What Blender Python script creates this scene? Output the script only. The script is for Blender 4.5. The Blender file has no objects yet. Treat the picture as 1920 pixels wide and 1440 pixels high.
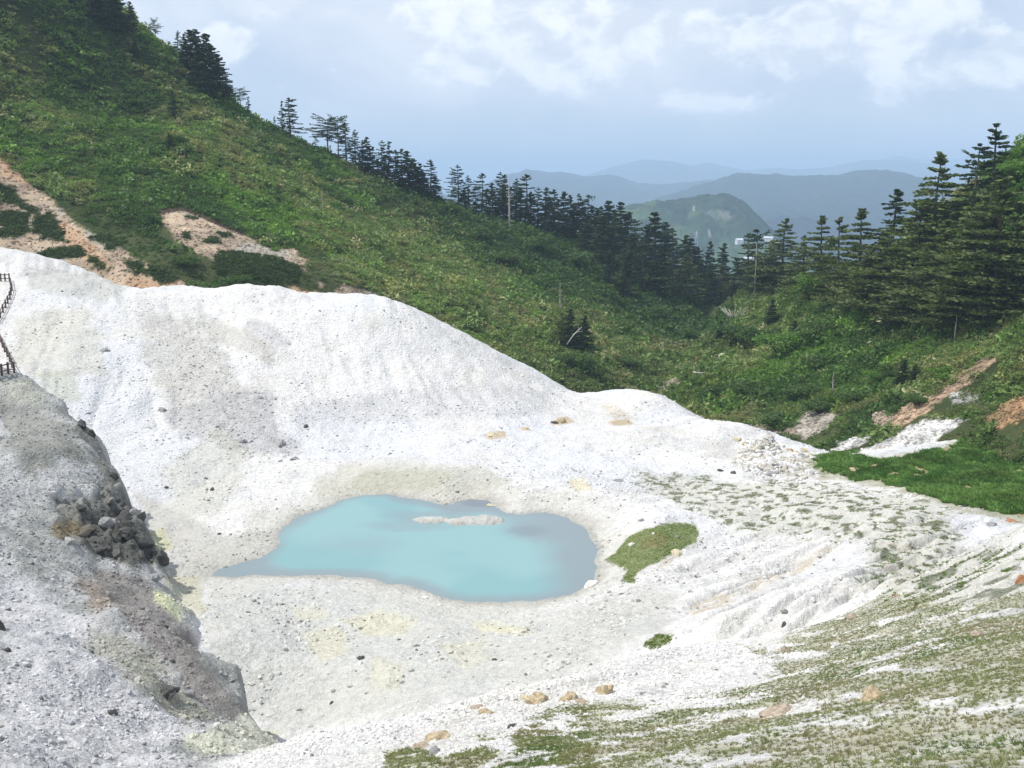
import bpy, bmesh, math, random
import numpy as np
from mathutils import Vector, Matrix

random.seed(7)
RNG = np.random.default_rng(7)
scene = bpy.context.scene
COL = scene.collection

# ------------------------------------------------------------------ camera
F = 1884.0; PITCH = math.radians(11.4)
CP, SP = math.cos(PITCH), math.sin(PITCH)
cam_d = bpy.data.cameras.new('camera'); cam = bpy.data.objects.new('camera', cam_d); COL.objects.link(cam)
cam_d.sensor_width = 36.0; cam_d.lens = 36.0 * F / 1920.0
cam_d.clip_start = 0.1; cam_d.clip_end = 60000
cam.location = (0, 0, 0); cam.rotation_euler = (math.pi / 2 - PITCH, 0, 0)
scene.camera = cam

# ------------------------------------------------------------------ light
SUN_EL, SUN_AZ = math.radians(61), math.radians(-94)      # azimuth from +Y towards +X
sd_ = bpy.data.lights.new('sun', 'SUN'); sd_.energy = 4.1; sd_.angle = math.radians(0.53); sd_.color = (1.0, 0.96, 0.90)
sun = bpy.data.objects.new('sun', sd_); COL.objects.link(sun)
sdir = Vector((math.sin(SUN_AZ) * math.cos(SUN_EL), math.cos(SUN_AZ) * math.cos(SUN_EL), math.sin(SUN_EL)))
sun.rotation_euler = sdir.to_track_quat('Z', 'Y').to_euler()
scene.view_settings.view_transform = 'Standard'; scene.view_settings.look = 'None'
scene.view_settings.exposure = 0.17; scene.view_settings.gamma = 1.0
scene.view_settings.use_curve_mapping = False

class NT:
    """small helper to write node trees"""
    def __init__(s, tree): s.t = tree; s.n = tree.nodes; s.l = tree.links
    def node(s, typ, **kw):
        n = s.n.new(typ)
        for k, v in kw.items():
            if k.startswith('i_'):
                key = k[2:]; key = int(key) if key.isdigit() else key
                s.put(v, n.inputs[key])
            else: setattr(n, k, v)
        return n
    def put(s, v, sock):
        if isinstance(v, bpy.types.NodeSocket): s.l.new(v, sock)
        else: sock.default_value = v
    def math(s, op, a, b=0.0, c=0.0, clamp=False):
        n = s.n.new('ShaderNodeMath'); n.operation = op; n.use_clamp = clamp
        s.put(a, n.inputs[0]); s.put(b, n.inputs[1])
        if op in ('MULTIPLY_ADD', 'SMOOTH_MIN', 'SMOOTH_MAX'): s.put(c, n.inputs[2])
        return n.outputs[0]
    def mix(s, f, a, b, mode='MIX', clamp=False):
        n = s.n.new('ShaderNodeMix'); n.data_type = 'RGBA'; n.blend_type = mode; n.clamp_result = clamp
        s.put(f, n.inputs[0]); s.put(a, n.inputs[6]); s.put(b, n.inputs[7]); return n.outputs[2]
    def ss(s, v, a, b, c=0.0, d=1.0):
        n = s.n.new('ShaderNodeMapRange'); n.interpolation_type = 'SMOOTHSTEP'; n.clamp = True
        s.put(v, n.inputs[0]); s.put(a, n.inputs[1]); s.put(b, n.inputs[2]); s.put(c, n.inputs[3]); s.put(d, n.inputs[4]); return n.outputs[0]
    def noise(s, vec, scale, detail=4, rough=0.55, dist=0.0, out=0):
        n = s.n.new('ShaderNodeTexNoise'); s.put(vec, n.inputs['Vector'])
        n.inputs['Scale'].default_value = scale; n.inputs['Detail'].default_value = detail
        n.inputs['Roughness'].default_value = rough; n.inputs['Distortion'].default_value = dist
        return n.outputs[out]

def rgb(r, g, b): return (r, g, b, 1.0)

# ------------------------------------------------------------------ sky
W = bpy.data.worlds.new('World'); scene.world = W; W.use_nodes = True
t = NT(W.node_tree); W.node_tree.nodes.clear()
sky = t.node('ShaderNodeTexSky', sky_type='NISHITA', sun_disc=False, sun_elevation=SUN_EL, sun_rotation=SUN_AZ,
             altitude=900.0, air_density=1.0, dust_density=1.6, ozone_density=1.0)
tc = t.node('ShaderNodeTexCoord'); sx = t.node('ShaderNodeSeparateXYZ'); t.l.new(tc.outputs['Generated'], sx.inputs[0])
X, Y, Z = sx.outputs
az = t.math('ARCTAN2', X, Y); el = t.math('ARCSINE', Z)
cmb = t.node('ShaderNodeCombineXYZ', i_0=t.math('MULTIPLY', az, 2.1), i_1=t.math('MULTIPLY', el, 6.0), i_2=0.37).outputs[0]
n1 = t.noise(cmb, 1.6, 7, 0.58, 0.5); 
cmb2 = t.node('ShaderNodeCombineXYZ', i_0=t.math('MULTIPLY', az, 3.0), i_1=t.math('MULTIPLY', el, 4.2), i_2=1.9).outputs[0]
n2 = t.noise(cmb2, 4.5, 8, 0.62, 0.3)
def az_el(px, py):
    u, v = (px - 960) / F, (720 - py) / F
    d = Vector((u, CP + v * SP, -SP + v * CP)).normalized()
    return math.atan2(d.x, d.y), math.asin(d.z)
blob = 0.0
# px, py, half width, half height, weight of the separate clouds
for (px, py, wx, wy, wt) in [(440, 82, 62, 32, .62), (518, 165, 25, 20, .40), (905, 75, 110, 50, .55), (1040, 60, 130, 55, .62), (1130, 120, 80, 30, .35),
                             (690, 118, 40, 18, .42), (600, 135, 36, 12, .34), (1215, 62, 60, 26, .5), (1640, 48, 120, 45, .62), (1890, 105, 80, 34, .66),
                             (1800, 120, 60, 20, .36), (1470, 95, 110, 30, .40), (1380, 190, 170, 18, .36), (1010, 190, 80, 14, .30), (1080, 235, 120, 12, .22), (1560, 15, 60, 20, .4),
                             (1250, 160, 60, 16, .3), (1350, 60, 120, 30, .42), (800, 40, 60, 30, .35), (1720, 170, 160, 24, .36), (1520, 130, 90, 26, .40), (960, 150, 120, 20, .34), (1130, 30, 90, 30, .5), (1760, 20, 90, 30, .5), (640, 20, 120, 16, .3)]:
    a0, e0 = az_el(px, py)
    da = t.math('DIVIDE', t.math('SUBTRACT', az, a0), wx / F); de = t.math('DIVIDE', t.math('SUBTRACT', el, e0), wy / F)
    r2 = t.math('ADD', t.math('MULTIPLY', da, da), t.math('MULTIPLY', de, de))
    g = t.math('MULTIPLY', t.math('POWER', 2.718, t.math('MULTIPLY', r2, -0.7)), wt)
    blob = t.math('ADD', blob, g) if not isinstance(blob, float) else g
cum = t.ss(t.math('ADD', blob, t.math('MULTIPLY', t.math('SUBTRACT', n2, 0.5), 1.9)), 0.26, 0.54)
cum = t.math('MULTIPLY', cum, t.ss(blob, 0.06, 0.30))
veil = t.ss(n1, 0.34, 0.66, 0.55, 0.95)                       # thin grey sheet
vshade = t.noise(cmb2, 2.2, 6, 0.55, 0.4)
skyc = t.mix(1.0, sky.outputs[0], rgb(1.0, 1.0, 1.03), 'MULTIPLY')
veilc = t.mix(t.ss(vshade, 0.35, 0.68), rgb(5.9, 6.4, 7.3), rgb(7.3, 7.6, 8.1))
cumc = t.mix(t.ss(t.math('ADD', t.math('MULTIPLY', n2, 0.5), t.math('MULTIPLY', t.noise(cmb2, 9.0, 6, 0.6, 0.4), 0.5)), 0.42, 0.60), rgb(6.4, 6.8, 7.4), rgb(9.4, 9.5, 9.6))
c1 = t.mix(veil, skyc, veilc); c2 = t.mix(t.math('MULTIPLY', cum, 0.72), c1, cumc)
bg = t.node('ShaderNodeBackground', i_Color=c2, i_Strength=0.118)
wo = t.node('ShaderNodeOutputWorld'); t.l.new(bg.outputs[0], wo.inputs[0])

# ------------------------------------------------------------------ maths helpers
def ray(px, py):
    u, v = (px - 960) / F, (720 - py) / F
    return u, CP + v * SP, -SP + v * CP
def P(px, py, d):                       # point seen at (px, py) and d metres ahead
    x, y, z = ray(px, py); k = d / y
    return (x * k, d, z * k)
def proj(v):
    """world points -> pixels of the 1920x1440 photograph (used to measure outlines once)"""
    y = v[:, 1] * CP - v[:, 2] * SP; up = v[:, 1] * SP + v[:, 2] * CP
    y = np.maximum(y, 0.01)
    return 960 + F * v[:, 0] / y, 720 - F * up / y

def tps(pts, smooth=0.0):
    pts = np.array(pts, float); xy = pts[:, :2]; n = len(pts)
    r2 = ((xy[:, None] - xy[None]) ** 2).sum(-1)
    K = np.where(r2 > 0, 0.5 * r2 * np.log(np.maximum(r2, 1e-12)), 0) + np.eye(n) * smooth
    Q = np.c_[np.ones(n), xy]; A = np.zeros((n + 3, n + 3)); A[:n, :n] = K; A[:n, n:] = Q; A[n:, :n] = Q.T
    w = np.linalg.solve(A, np.r_[pts[:, 2], 0, 0, 0])
    def f(x, y):
        sh = x.shape; x = x.ravel(); y = y.ravel(); out = w[n] + w[n + 1] * x + w[n + 2] * y
        for i in range(n):
            r2 = (x - xy[i, 0]) ** 2 + (y - xy[i, 1]) ** 2
            out += w[i] * 0.5 * r2 * np.log(np.maximum(r2, 1e-9))
        return out.reshape(sh)
    return f

def _hash(ix, iy, seed):
    h = (ix * 374761393 + iy * 668265263 + seed * 982451653) & 0xFFFFFFFF
    h = ((h ^ (h >> 13)) * 1274126177) & 0xFFFFFFFF
    return ((h ^ (h >> 16)) & 0xFFFF) / 65535.0
def vnoise(x, y, seed=0):
    ix = np.floor(x).astype(np.int64); iy = np.floor(y).astype(np.int64); fx = x - ix; fy = y - iy
    fx = fx * fx * fx * (fx * (fx * 6 - 15) + 10); fy = fy * fy * fy * (fy * (fy * 6 - 15) + 10)
    a = _hash(ix, iy, seed); b = _hash(ix + 1, iy, seed); c = _hash(ix, iy + 1, seed); d = _hash(ix + 1, iy + 1, seed)
    return (a + (b - a) * fx) * (1 - fy) + (c + (d - c) * fx) * fy
def fbm(x, y, scale, octaves=4, seed=0, gain=0.5):
    s = 0; amp = 1; tot = 0; f = 1.0 / scale
    for i in range(octaves):
        c_, s_ = math.cos(i * 1.1 + 0.3), math.sin(i * 1.1 + 0.3)
        s = s + amp * vnoise((x * c_ - y * s_) * f + 17.3 * i, (x * s_ + y * c_) * f + 9.1 * i, seed + i); tot += amp; amp *= gain; f *= 2.03
    return s / tot                       # 0..1, mean .5
def sstep(v, a, b):
    t_ = np.clip((v - a) / (b - a), 0, 1); return t_ * t_ * (3 - 2 * t_)
def poly_sd(px, py, poly):
    """signed distance to a polygon, positive inside"""
    poly = np.array(poly, float); inside = np.zeros(px.shape, bool); d = np.full(px.shape, 1e18); n = len(poly)
    for i in range(n):
        x0, y0 = poly[i]; x1, y1 = poly[(i + 1) % n]
        ex, ey = x1 - x0, y1 - y0; wx, wy = px - x0, py - y0
        tt = np.clip((wx * ex + wy * ey) / max(ex * ex + ey * ey, 1e-9), 0, 1)
        d = np.minimum(d, (wx - ex * tt) ** 2 + (wy - ey * tt) ** 2)
        if y0 != y1:
            c = ((y0 > py) != (y1 > py)) & (px < (x1 - x0) * (py - y0) / (y1 - y0) + x0); inside ^= c
    d = np.sqrt(d); return np.where(inside, d, -d)
def smooth_closed(poly, it=2):
    p = np.array(poly, float)
    for _ in range(it):
        q = np.roll(p, -1, 0); p = np.stack([0.75 * p + 0.25 * q, 0.25 * p + 0.75 * q], 1).reshape(-1, p.shape[1])
    return p

def mesh_obj(name, verts, faces, mat=None, smooth=False, parent=None):
    me = bpy.data.meshes.new(name); me.from_pydata([tuple(v) for v in verts], [], [tuple(f) for f in faces]); me.update()
    if smooth: me.polygons.foreach_set('use_smooth', [True] * len(me.polygons))
    if mat: me.materials.append(mat)
    o = bpy.data.objects.new(name, me); COL.objects.link(o)
    if parent: o.parent = parent
    return o
def np_mesh(name, V, Q, mat, smooth=True):
    me = bpy.data.meshes.new(name); k = Q.shape[1]
    me.vertices.add(len(V)); me.vertices.foreach_set('co', np.ascontiguousarray(V, np.float32).ravel())
    me.loops.add(Q.size); me.loops.foreach_set('vertex_index', np.ascontiguousarray(Q, np.int32).ravel())
    me.polygons.add(len(Q)); me.polygons.foreach_set('loop_start', np.arange(0, Q.size, k, dtype=np.int32))
    me.polygons.foreach_set('loop_total', np.full(len(Q), k, np.int32))
    me.update(calc_edges=True)
    if smooth: me.polygons.foreach_set('use_smooth', np.ones(len(Q), bool))
    if mat: me.materials.append(mat)
    return me
def add_obj(name, me, parent=None):
    o = bpy.data.objects.new(name, me); COL.objects.link(o)
    if parent: o.parent = parent
    return o
def vcol(me, C, name='Col'):
    a = me.color_attributes.new(name, 'FLOAT_COLOR', 'POINT')
    a.data.foreach_set('color', np.c_[C, np.ones(len(C))].astype(np.float32).ravel())
def vfloat(me, v, name):
    a = me.attributes.new(name, 'FLOAT', 'POINT'); a.data.foreach_set('value', v.astype(np.float32).ravel())
def tag(o, label=None, cat=None, group=None, kind=None):
    if label: o['label'] = label
    if cat: o['category'] = cat
    if group: o['group'] = group
    if kind: o['kind'] = kind
    return o
def grid_faces(nr, nc):
    i = np.arange((nr - 1) * nc).reshape(nr - 1, nc)[:, :-1].ravel()
    return np.c_[i, i + 1, i + nc + 1, i + nc]
class Surf:
    """a height sheet on a fan grid: x = s*(y+6)"""
    def __init__(s, svals, yvals, zfun):
        s.S, s.Yv = np.meshgrid(svals, yvals); s.X = s.S * (s.Yv + 6.0); s.Y = s.Yv
        s.sv, s.yv = svals, yvals; s.Z = zfun(s.X, s.Y)
    def at(s, x, y):                     # bilinear height
        x = np.asarray(x, float); y = np.asarray(y, float); sv = x / (y + 6.0)
        j = np.clip(np.searchsorted(s.sv, sv) - 1, 0, len(s.sv) - 2); i = np.clip(np.searchsorted(s.yv, y) - 1, 0, len(s.yv) - 2)
        fj = np.clip((sv - s.sv[j]) / (s.sv[j + 1] - s.sv[j]), 0, 1); fi = np.clip((y - s.yv[i]) / (s.yv[i + 1] - s.yv[i]), 0, 1)
        Z = s.Z
        return (Z[i, j] * (1 - fj) + Z[i, j + 1] * fj) * (1 - fi) + (Z[i + 1, j] * (1 - fj) + Z[i + 1, j + 1] * fj) * fi
    def V(s): return np.c_[s.X.ravel(), s.Y.ravel(), s.Z.ravel()]
    def hit(s, px, py, dmin=8.0, dmax=400.0):
        """first point where the sight line through (px, py) meets the sheet"""
        x, y, z = ray(px, py); d = np.geomspace(dmin, dmax, 1500)
        zz = z / y * d; h = s.at(x / y * d, d); k = np.nonzero(zz < h)[0]
        if len(k) == 0: return None
        k = k[0]; return (x / y * d[k], d[k], float(h[k]))

# ------------------------------------------------------------------ terrain: control points
WATER_Z = -25.0
def Pz(px, py, z):
    x, y, zz = ray(px, py); k = z / zz; return (x * k, y * k, z)
shore_px = [(385,1076),(440,1056),(500,1040),(528,1022),(523,990),(560,968),(622,948),(655,930),(700,926),(755,931),(800,941),(846,949),
            (868,936),(905,934),(928,942),(930,955),(962,964),(1020,960),(1062,968),(1098,990),(1112,1020),(1118,1050),(1128,1068),(1108,1098),(1075,1112),(1020,1124),(950,1131),(880,1131),
            (838,1121),(790,1106),(740,1096),(680,1084),(600,1079),(540,1077),(470,1078),(420,1082)]
shore = smooth_closed([Pz(a, b, WATER_Z)[:2] for a, b in shore_px], 2)
_i = np.arange(len(shore)) * 1.0
shore = shore + np.c_[fbm(shore[:, 0] * 1.0, shore[:, 1], 1.1, 3, 401) - 0.5, fbm(shore[:, 0], shore[:, 1], 1.1, 3, 402) - 0.5] * 0.9

A = [P(400,1070,62.5), P(500,1150,52), P(420,1200,46), P(480,1290,43), P(560,1340,41.5), P(700,1290,42), P(600,1180,51), P(800,1200,47.5), P(760,1350,37.5),
     P(950,1200,48), P(1000,1290,40), P(1100,1180,47.5), P(1150,1110,54), P(1150,1230,41.5), P(1000,1150,54),
     # west and north of the pond
     P(330,1000,70), P(450,980,74), P(330,900,82), P(500,900,84), P(620,900,82), P(760,895,79), P(900,900,76.5), P(700,870,84), P(850,870,82), P(1000,930,75),
     P(1100,925,74), P(1180,960,69), P(1160,1010,63), P(1250,1000,66), P(1230,1060,59), P(1160,1070,57.5),
     # the white dome
     P(240,820,90), P(200,720,98), P(120,640,106), P(60,560,116), P(0,520,122), P(0,620,108), P(0,690,98), P(-200,600,110), P(-150,480,140), P(0,467,140), P(80,480,140), P(160,510,138), P(250,540,134),
     P(330,535,131), P(420,541,128), P(470,534,126), P(520,543,125), P(590,560,124), P(660,565,122), P(740,572,123), P(800,595,124), P(860,625,125), P(920,655,126), P(985,687,127), P(1030,710,128), P(1075,733,128),
     P(400,600,118), P(320,640,110), P(450,700,104), P(350,760,97), P(480,810,92), P(600,700,108), P(600,640,114), P(750,650,116), P(750,735,107), P(900,730,112), P(600,760,100), P(800,780,101), P(950,760,108), P(650,820,94), P(800,830,93), P(950,820,96),
     # the shelf behind, bumps at its right
     P(1080,740,124), P(1120,731,126), P(1160,727,127), P(1200,733,125), P(1240,745,121), P(1280,765,117), P(1310,782,113), P(1100,780,112), P(1200,790,108), P(1000,870,85), P(1100,850,91), P(1200,840,94),
     P(1350,792,108), P(1400,808,105), P(1415,820,103.5), P(1300,800,104), P(1280,850,93), P(1360,870,90), P(1250,880,86), P(1410,840,100), P(1460,815,108), P(1510,830,106), P(1535,860,100), P(1430,875,92), P(1150,900,81),
     # plateau to the right, wetland
     P(1540,890,90), P(1300,920,80), P(1400,930,78), P(1500,950,75), P(1400,1000,67), P(1300,1060,59), P(1500,1010,64), P(1600,950,74), P(1700,930,76), P(1780,960,70), P(1860,975,68), P(1640,985,64),
     P(1700,1020,57), P(1780,1030,56), P(1850,1010,60), P(1560,1060,54.5), P(1450,1090,50), P(1300,1150,45.5), P(1200,1180,43), P(1230,1205,41), P(1400,1160,41.5), P(1560,1120,43), P(1650,1080,46), P(1350,1100,51.5),
     P(1600,870,92), P(1750,880,88), P(1900,900,82), P(1700,845,97), P(1900,860,92), P(1920,960,71), P(2100,960,72), P(2100,880,86), P(1850,800,104), P(2000,820,98), P(1620,850,97)]
def below(p, dz): return (p[0], p[1], p[2] - dz)
# the far side of the dome and the shelf falls to the gully
for (px, py, d) in [(0,467,160),(160,510,158),(330,535,152),(470,534,148),(590,560,146),(740,572,146),(860,625,147),(985,687,147),(1080,740,146),(1160,727,146),(1240,745,138),(1310,782,130),(1400,808,122),(1510,830,120),(1620,850,112)]:
    A.append(below(P(px, py, d), 6.0 if px < 1300 else 3.5))
for (px, py, d) in [(0,467,190),(470,534,180),(860,625,178),(1160,727,175),(1500,830,150)]: A.append(below(P(px, py, d), 18.0))
# below the near slopes: stays under them
A += [(-30,30,-26),(-18,22,-27),(0,25,-26),(15,20,-24),(25,32,-23),(-45,50,-26),(40,40,-22),(60,60,-22),(0,5,-26),(-60,80,-22),(-30,5,-27),(30,5,-24)]

B = [P(-250,690,92), P(0,706,84), P(50,708,83), P(90,742,79), P(130,775,76), P(165,800,73.5), P(190,850,69), P(215,900,66), P(250,955,62), P(290,1010,58), P(315,1060,55), P(350,1130,50), P(380,1210,45), P(420,1290,39.5), P(465,1345,36),
     P(0,780,72), P(60,800,70), P(110,860,64), P(0,870,60), P(60,940,56), P(160,930,61), P(200,960,60), P(0,1000,48), P(100,1040,48), P(180,1040,52), P(250,1075,52), P(0,1120,38), P(100,1150,38), P(200,1120,44), P(280,1150,46), P(330,1230,41), P(0,1250,29), P(150,1250,31),
     P(250,1260,35), P(350,1310,35), P(0,1370,21.5), P(150,1370,24), P(300,1360,28), P(400,1362,30), P(470,1362,29), P(530,1380,26), P(360,1400,25), P(0,1440,17), P(200,1440,18.5), P(400,1440,19), P(-200,1000,44), P(-200,1200,30), P(-250,800,66), P(-200,1400,17)]
# right of its crest it plunges below the basin
B += [(p[0] + dx_ * p[1] / 72, p[1] + dx_ * 0.6 * p[1] / 72, p[2] - dz_ * (0.35 + 0.65 * p[1] / 72)) for dx_, dz_ in ((2.2, 3.6), (6, 9.5)) for p in [P(50,712,83), P(90,742,79), P(130,775,76), P(165,800,73.5), P(190,850,69), P(215,900,66), P(250,955,62), P(290,1010,58), P(315,1060,55), P(350,1130,50), P(380,1210,45), P(420,1290,39.5), P(465,1345,36)]]
B += [(-35,96,-30),(-50,110,-34),(-12,42,-32),(0,40,-36),(10,60,-40),(-10,80,-38),(-60,125,-36),(12,30,-30),(20,15,-22),(0,12,-11),(2,20,-18),(-12,-4,-3),(-30,6,-8),(8,0,-6)]

C_ = [(0,0,-1.62),(3,-1,-1.5),(-3,0,-2.0),(0,-6,-0.2),(6,-4,-0.2),(-7,-3,-2.5),(8,2,-1.2),(3,3,-2.4),
      P(960,1440,11.5), P(1200,1440,10), P(1500,1440,7.6), P(1920,1440,5.2), P(700,1440,14), P(540,1440,17), P(1920,1300,8.6), P(1700,1300,11), P(1500,1340,12.5), P(1300,1350,14.5), P(1000,1390,14.5), P(800,1400,16.5), P(1150,1350,16.5),
      P(560,1382,23.5), P(650,1366,23), P(760,1347,22.5), P(860,1325,22.5), P(950,1300,23.5), P(1060,1270,25.5), P(1130,1247,28), P(1200,1226,31), P(1290,1214,33.5), P(1380,1207,34), P(900,1350,19.5), P(1050,1310,21.5), P(1200,1270,24.5),
      P(1350,1270,22.5), P(1450,1255,22.5), P(1500,1290,18.5), P(1600,1250,18.5), P(1500,1200,30), P(1540,1172,33), P(1650,1140,33), P(1720,1110,34), P(1690,1097,37), P(1770,1060,37), P(1850,1020,36.5), P(1920,985,36), P(2050,930,35),
      P(1920,1050,27), P(1800,1090,29.5), P(1920,1130,20), P(1750,1160,23.5), P(1850,1180,17.5), P(1650,1200,22.5), P(1920,1200,13.5), P(2100,1200,13), P(2100,1400,6), P(1450,1215,30)]
C_ += [(p[0] - 1.5, p[1] + 7, p[2] - 6.5) for p in [P(560,1382,23.5), P(760,1347,22.5), P(950,1300,23.5), P(1060,1270,25.5), P(1200,1226,31), P(1380,1207,34)]]
C_ += [(p[0] - 1, p[1] + 8, p[2] - 6.0) for p in [P(1720,1110,34), P(1770,1060,37), P(1850,1020,36.5), P(1920,985,36), P(2050,930,35)]]
C_ += [(0,45,-30),(20,55,-32),(-20,35,-26),(40,60,-30),(-10,60,-36),(-16,20,-19),(-20,8,-12),(0,90,-50),(40,90,-48),(55,40,-12)]

fA, fB0, fC = tps(A, 2.0), tps(B, 0.15), tps(C_, 0.3)
_cr = np.array(sorted([P(a, b, d)[:2] for a, b, d in [(0,706,84),(50,708,83),(90,742,79),(130,775,76),(165,800,73.5),(190,850,69),(215,900,66),(250,955,62),(290,1010,58),(315,1060,55),(350,1130,50),(380,1210,45),(420,1290,39.5),(465,1345,36)]], key=lambda q: q[1]))
def fB(x, y):
    x, y = x + 2.6 * (fbm(x, y, 4.5, 4, 16, 0.6) - 0.5), y + 2.6 * (fbm(x, y, 4.5, 4, 17, 0.6) - 0.5)
    xc = np.interp(y, np.r_[0, 30, 34, _cr[:, 1]], np.r_[40, 40, _cr[0, 0] + 2, _cr[:, 0]])
    return fB0(x, y) - 9 * sstep(x - xc, 0.2, 3.2 * np.clip(y / 60, 0.6, 1.2))
def smax(a, b, k):
    h = np.clip(0.5 + 0.5 * (a - b) / k, 0, 1); return b * (1 - h) + a * h + k * h * (1 - h)
def shore_dist(x, y): return -poly_sd(x, y, shore)        # positive on land
isl_px = [[(770,973),(800,967),(832,969),(846,976),(830,981),(790,981),(772,977)], [(828,978),(850,973),(900,967),(935,969),(950,977),(935,984),(880,985),(850,984)]]
isl = [smooth_closed([Pz(a, b, WATER_Z)[:2] for a, b in p], 2) for p in isl_px]
def ground_z(x, y):
    u_ = 0.68 * x + 0.73 * y; v_ = 0.73 * x - 0.68 * y; rill = fbm(u_ * 0.16, v_ * 1.0, 1.3, 4, 25, 0.6) - 0.5
    a = fA(x, y)
    sdv = shore_dist(x, y)
    edge = WATER_Z + np.where(sdv > 0, 0.02 + 0.13 * sdv, 0.30 * np.maximum(sdv, -3.0)) + 0.10 * (fbm(x, y, 1.2, 3, 5) - 0.5) * sstep(np.abs(sdv), 0.0, 1.0)
    w = sstep(sdv, 0.3, 5.5); a = np.maximum(a, WATER_Z + 0.15 + 0.05 * np.minimum(np.maximum(sdv, 0), 8) - 2.0 * np.maximum(sdv - 11, 0)) * w + edge * (1 - w)
    for k, ip in enumerate(isl):
        di = poly_sd(x, y, ip); a = np.maximum(a, WATER_Z + np.where(di > 0, 0.04 + (0.34 if k else 0.16) * (1 - np.exp(-di / 0.6)), 0.5 * di) + 0.22 * (fbm(x, y, 0.55, 3, 8) - 0.5) * (di > -0.4))
    far = sstep(sdv, 0.2, 3.0)
    # relief of the dirt: lumps, rills running down the slopes
    a = a + far * (1.1 * (fbm(x, y, 9, 3, 1) - 0.5) * sstep(sdv, 3, 12) + 0.45 * (fbm(x, y, 2.4, 3, 2) - 0.5) + 0.16 * (fbm(x, y, 0.7, 3, 3) - 0.5))
    ud = -0.35 * x + 0.94 * y; vd = 0.94 * x + 0.35 * y
    rd = fbm(ud * 0.14 + 0.6 * fbm(x, y, 6, 2, 28), vd, 3.4, 4, 26, 0.5); rd = 1 - np.abs(rd - 0.5) * 4; domew = sstep(y, 78, 92) * sstep(x, 22, 8)
    a = a + far * domew * (-0.30 * np.clip(rd, 0, 1) ** 2 * sstep(fbm(x, y, 13, 3, 30), 0.47, 0.62) + 0.22 * (fbm(x, y, 1.1, 3, 29) - 0.5))
    a = a + far * (-0.62) * np.clip(1 - np.abs(fbm(u_ * 0.12, v_, 1.9, 3, 27) - 0.5) * 5, 0, 1) ** 2 * sstep(x - 0.1 * y, 2, 7) * sstep(y, 72, 60)
    a = a + far * rill * (0.10 + 0.5 * sstep(x - 0.1 * y, 1, 8) * sstep(y, 74, 64))
    b = fB(x, y); lump = fbm(x, y, 3.0, 4, 11)
    crag = sstep(-poly_sd(x, y, crag_poly) * -1, -1.5, 1.5)
    b = b + 1.7 * (fbm(x, y, 5, 4, 12) - 0.5) + 0.45 * (fbm(x, y, 1.3, 4, 13) - 0.5) + crag * (2.6 * (np.abs(lump - 0.5) * 2 - 0.25) + 1.3 * (fbm(x, y, 0.9, 3, 15) - 0.5))
    c = fC(x, y); nc = fbm(x * 0.5 + y * 0.3, y, 1.6, 4, 21) - 0.5
    c = c + 0.30 * rill * sstep(y, 8, 18) + 0.22 * nc * sstep(y, 3, 14) + 0.05 * (fbm(x, y, 0.35, 3, 22) - 0.5)
    c = c - 30 * sstep(y, 46, 75); b = b - 30 * sstep(y, 92, 115) - 30 * sstep(x, 4, 20)
    return smax(smax(a, b, 0.5), c, 0.5)
crag_poly = [P(110,930,58)[:2], P(190,900,66)[:2], P(250,945,62)[:2], P(318,1055,55)[:2], P(240,1065,53)[:2], P(130,1030,51)[:2]]

sv = np.concatenate([np.linspace(-1.15, -0.56, 60, endpoint=False), np.linspace(-0.56, 0.56, 640, endpoint=False), np.linspace(0.56, 1.15, 60)])
yv = np.geomspace(4.0, 186.0, 760) - 6.0
G = Surf(sv, yv, ground_z)

# ---- left hillside
D = [P(0,-120,205), P(60,-50,210), P(130,0,215), P(215,45,220), P(300,95,226), P(370,140,231), P(440,190,237), P(500,236,242), P(560,268,247), P(650,315,256), P(730,350,260), P(800,376,264), P(900,410,270), P(1000,435,275), P(1100,462,285), P(1200,490,300), P(1300,520,322), P(1375,545,350),
     P(0,300,165), P(0,150,186), P(0,20,197), P(0,440,148), P(0,520,140), P(300,400,162), P(300,520,138), P(300,250,192), P(200,180,205), P(450,480,150), P(450,350,182), P(450,260,212), P(600,570,144), P(600,450,172), P(600,350,214), P(800,610,152), P(800,480,196), P(800,420,230),
     P(1000,660,160), P(1000,560,198), P(1000,480,242), P(1200,715,158), P(1200,620,205), P(1200,540,255), P(1300,620,235), P(1330,570,285), P(1250,700,165), P(1280,650,200), P(1380,560,330), P(1100,700,155), P(1100,600,192), P(-300,150,165), P(-300,400,140), P(-300,-150,190)]
back = []
for (px, py, d) in [(0,-120,205),(130,0,215),(300,95,226),(440,190,237),(560,268,247),(800,376,264),(1000,435,275),(1200,490,300),(1300,520,322)]:
    q = P(px, py, d); back += [(q[0] + 20, q[1] + 45, q[2] - 22), (q[0] + 40, q[1] + 130, q[2] - 85)]
D += back + [P(1420,580,330)[:2] + (-42,), (60,190,-44), (90,260,-46), (110,330,-52), (110,420,-80), (30,140,-40), (-20,128,-34), (0,120,-45), (-60,120,-30), (-90,110,-22)]
fD = tps(D, 4.0)
def rough_hill(x, y, seed): return 3.2 * (fbm(x, y, 26, 4, seed) - 0.5) + 1.2 * (fbm(x, y, 6, 3, seed + 7) - 0.5)
soilD_px = [[(0,292),(40,330),(95,372),(150,425),(210,455),(262,490),(330,525),(380,545),(250,560),(0,560),(-60,400),(-60,260)],
            [(300,392),(345,390),(385,402),(440,430),(480,452),(510,470),(560,490),(565,500),(470,478),(430,478),(400,490),(360,470),(330,450),(315,425)],
            [(545,532),(560,540),(600,548),(635,555),(650,575),(560,575),(545,548)],
            [(690,545),(720,552),(700,570),(600,560),(650,535)]]
def hillD(x, y): return fD(x, y) + rough_hill(x, y, 31)
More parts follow.
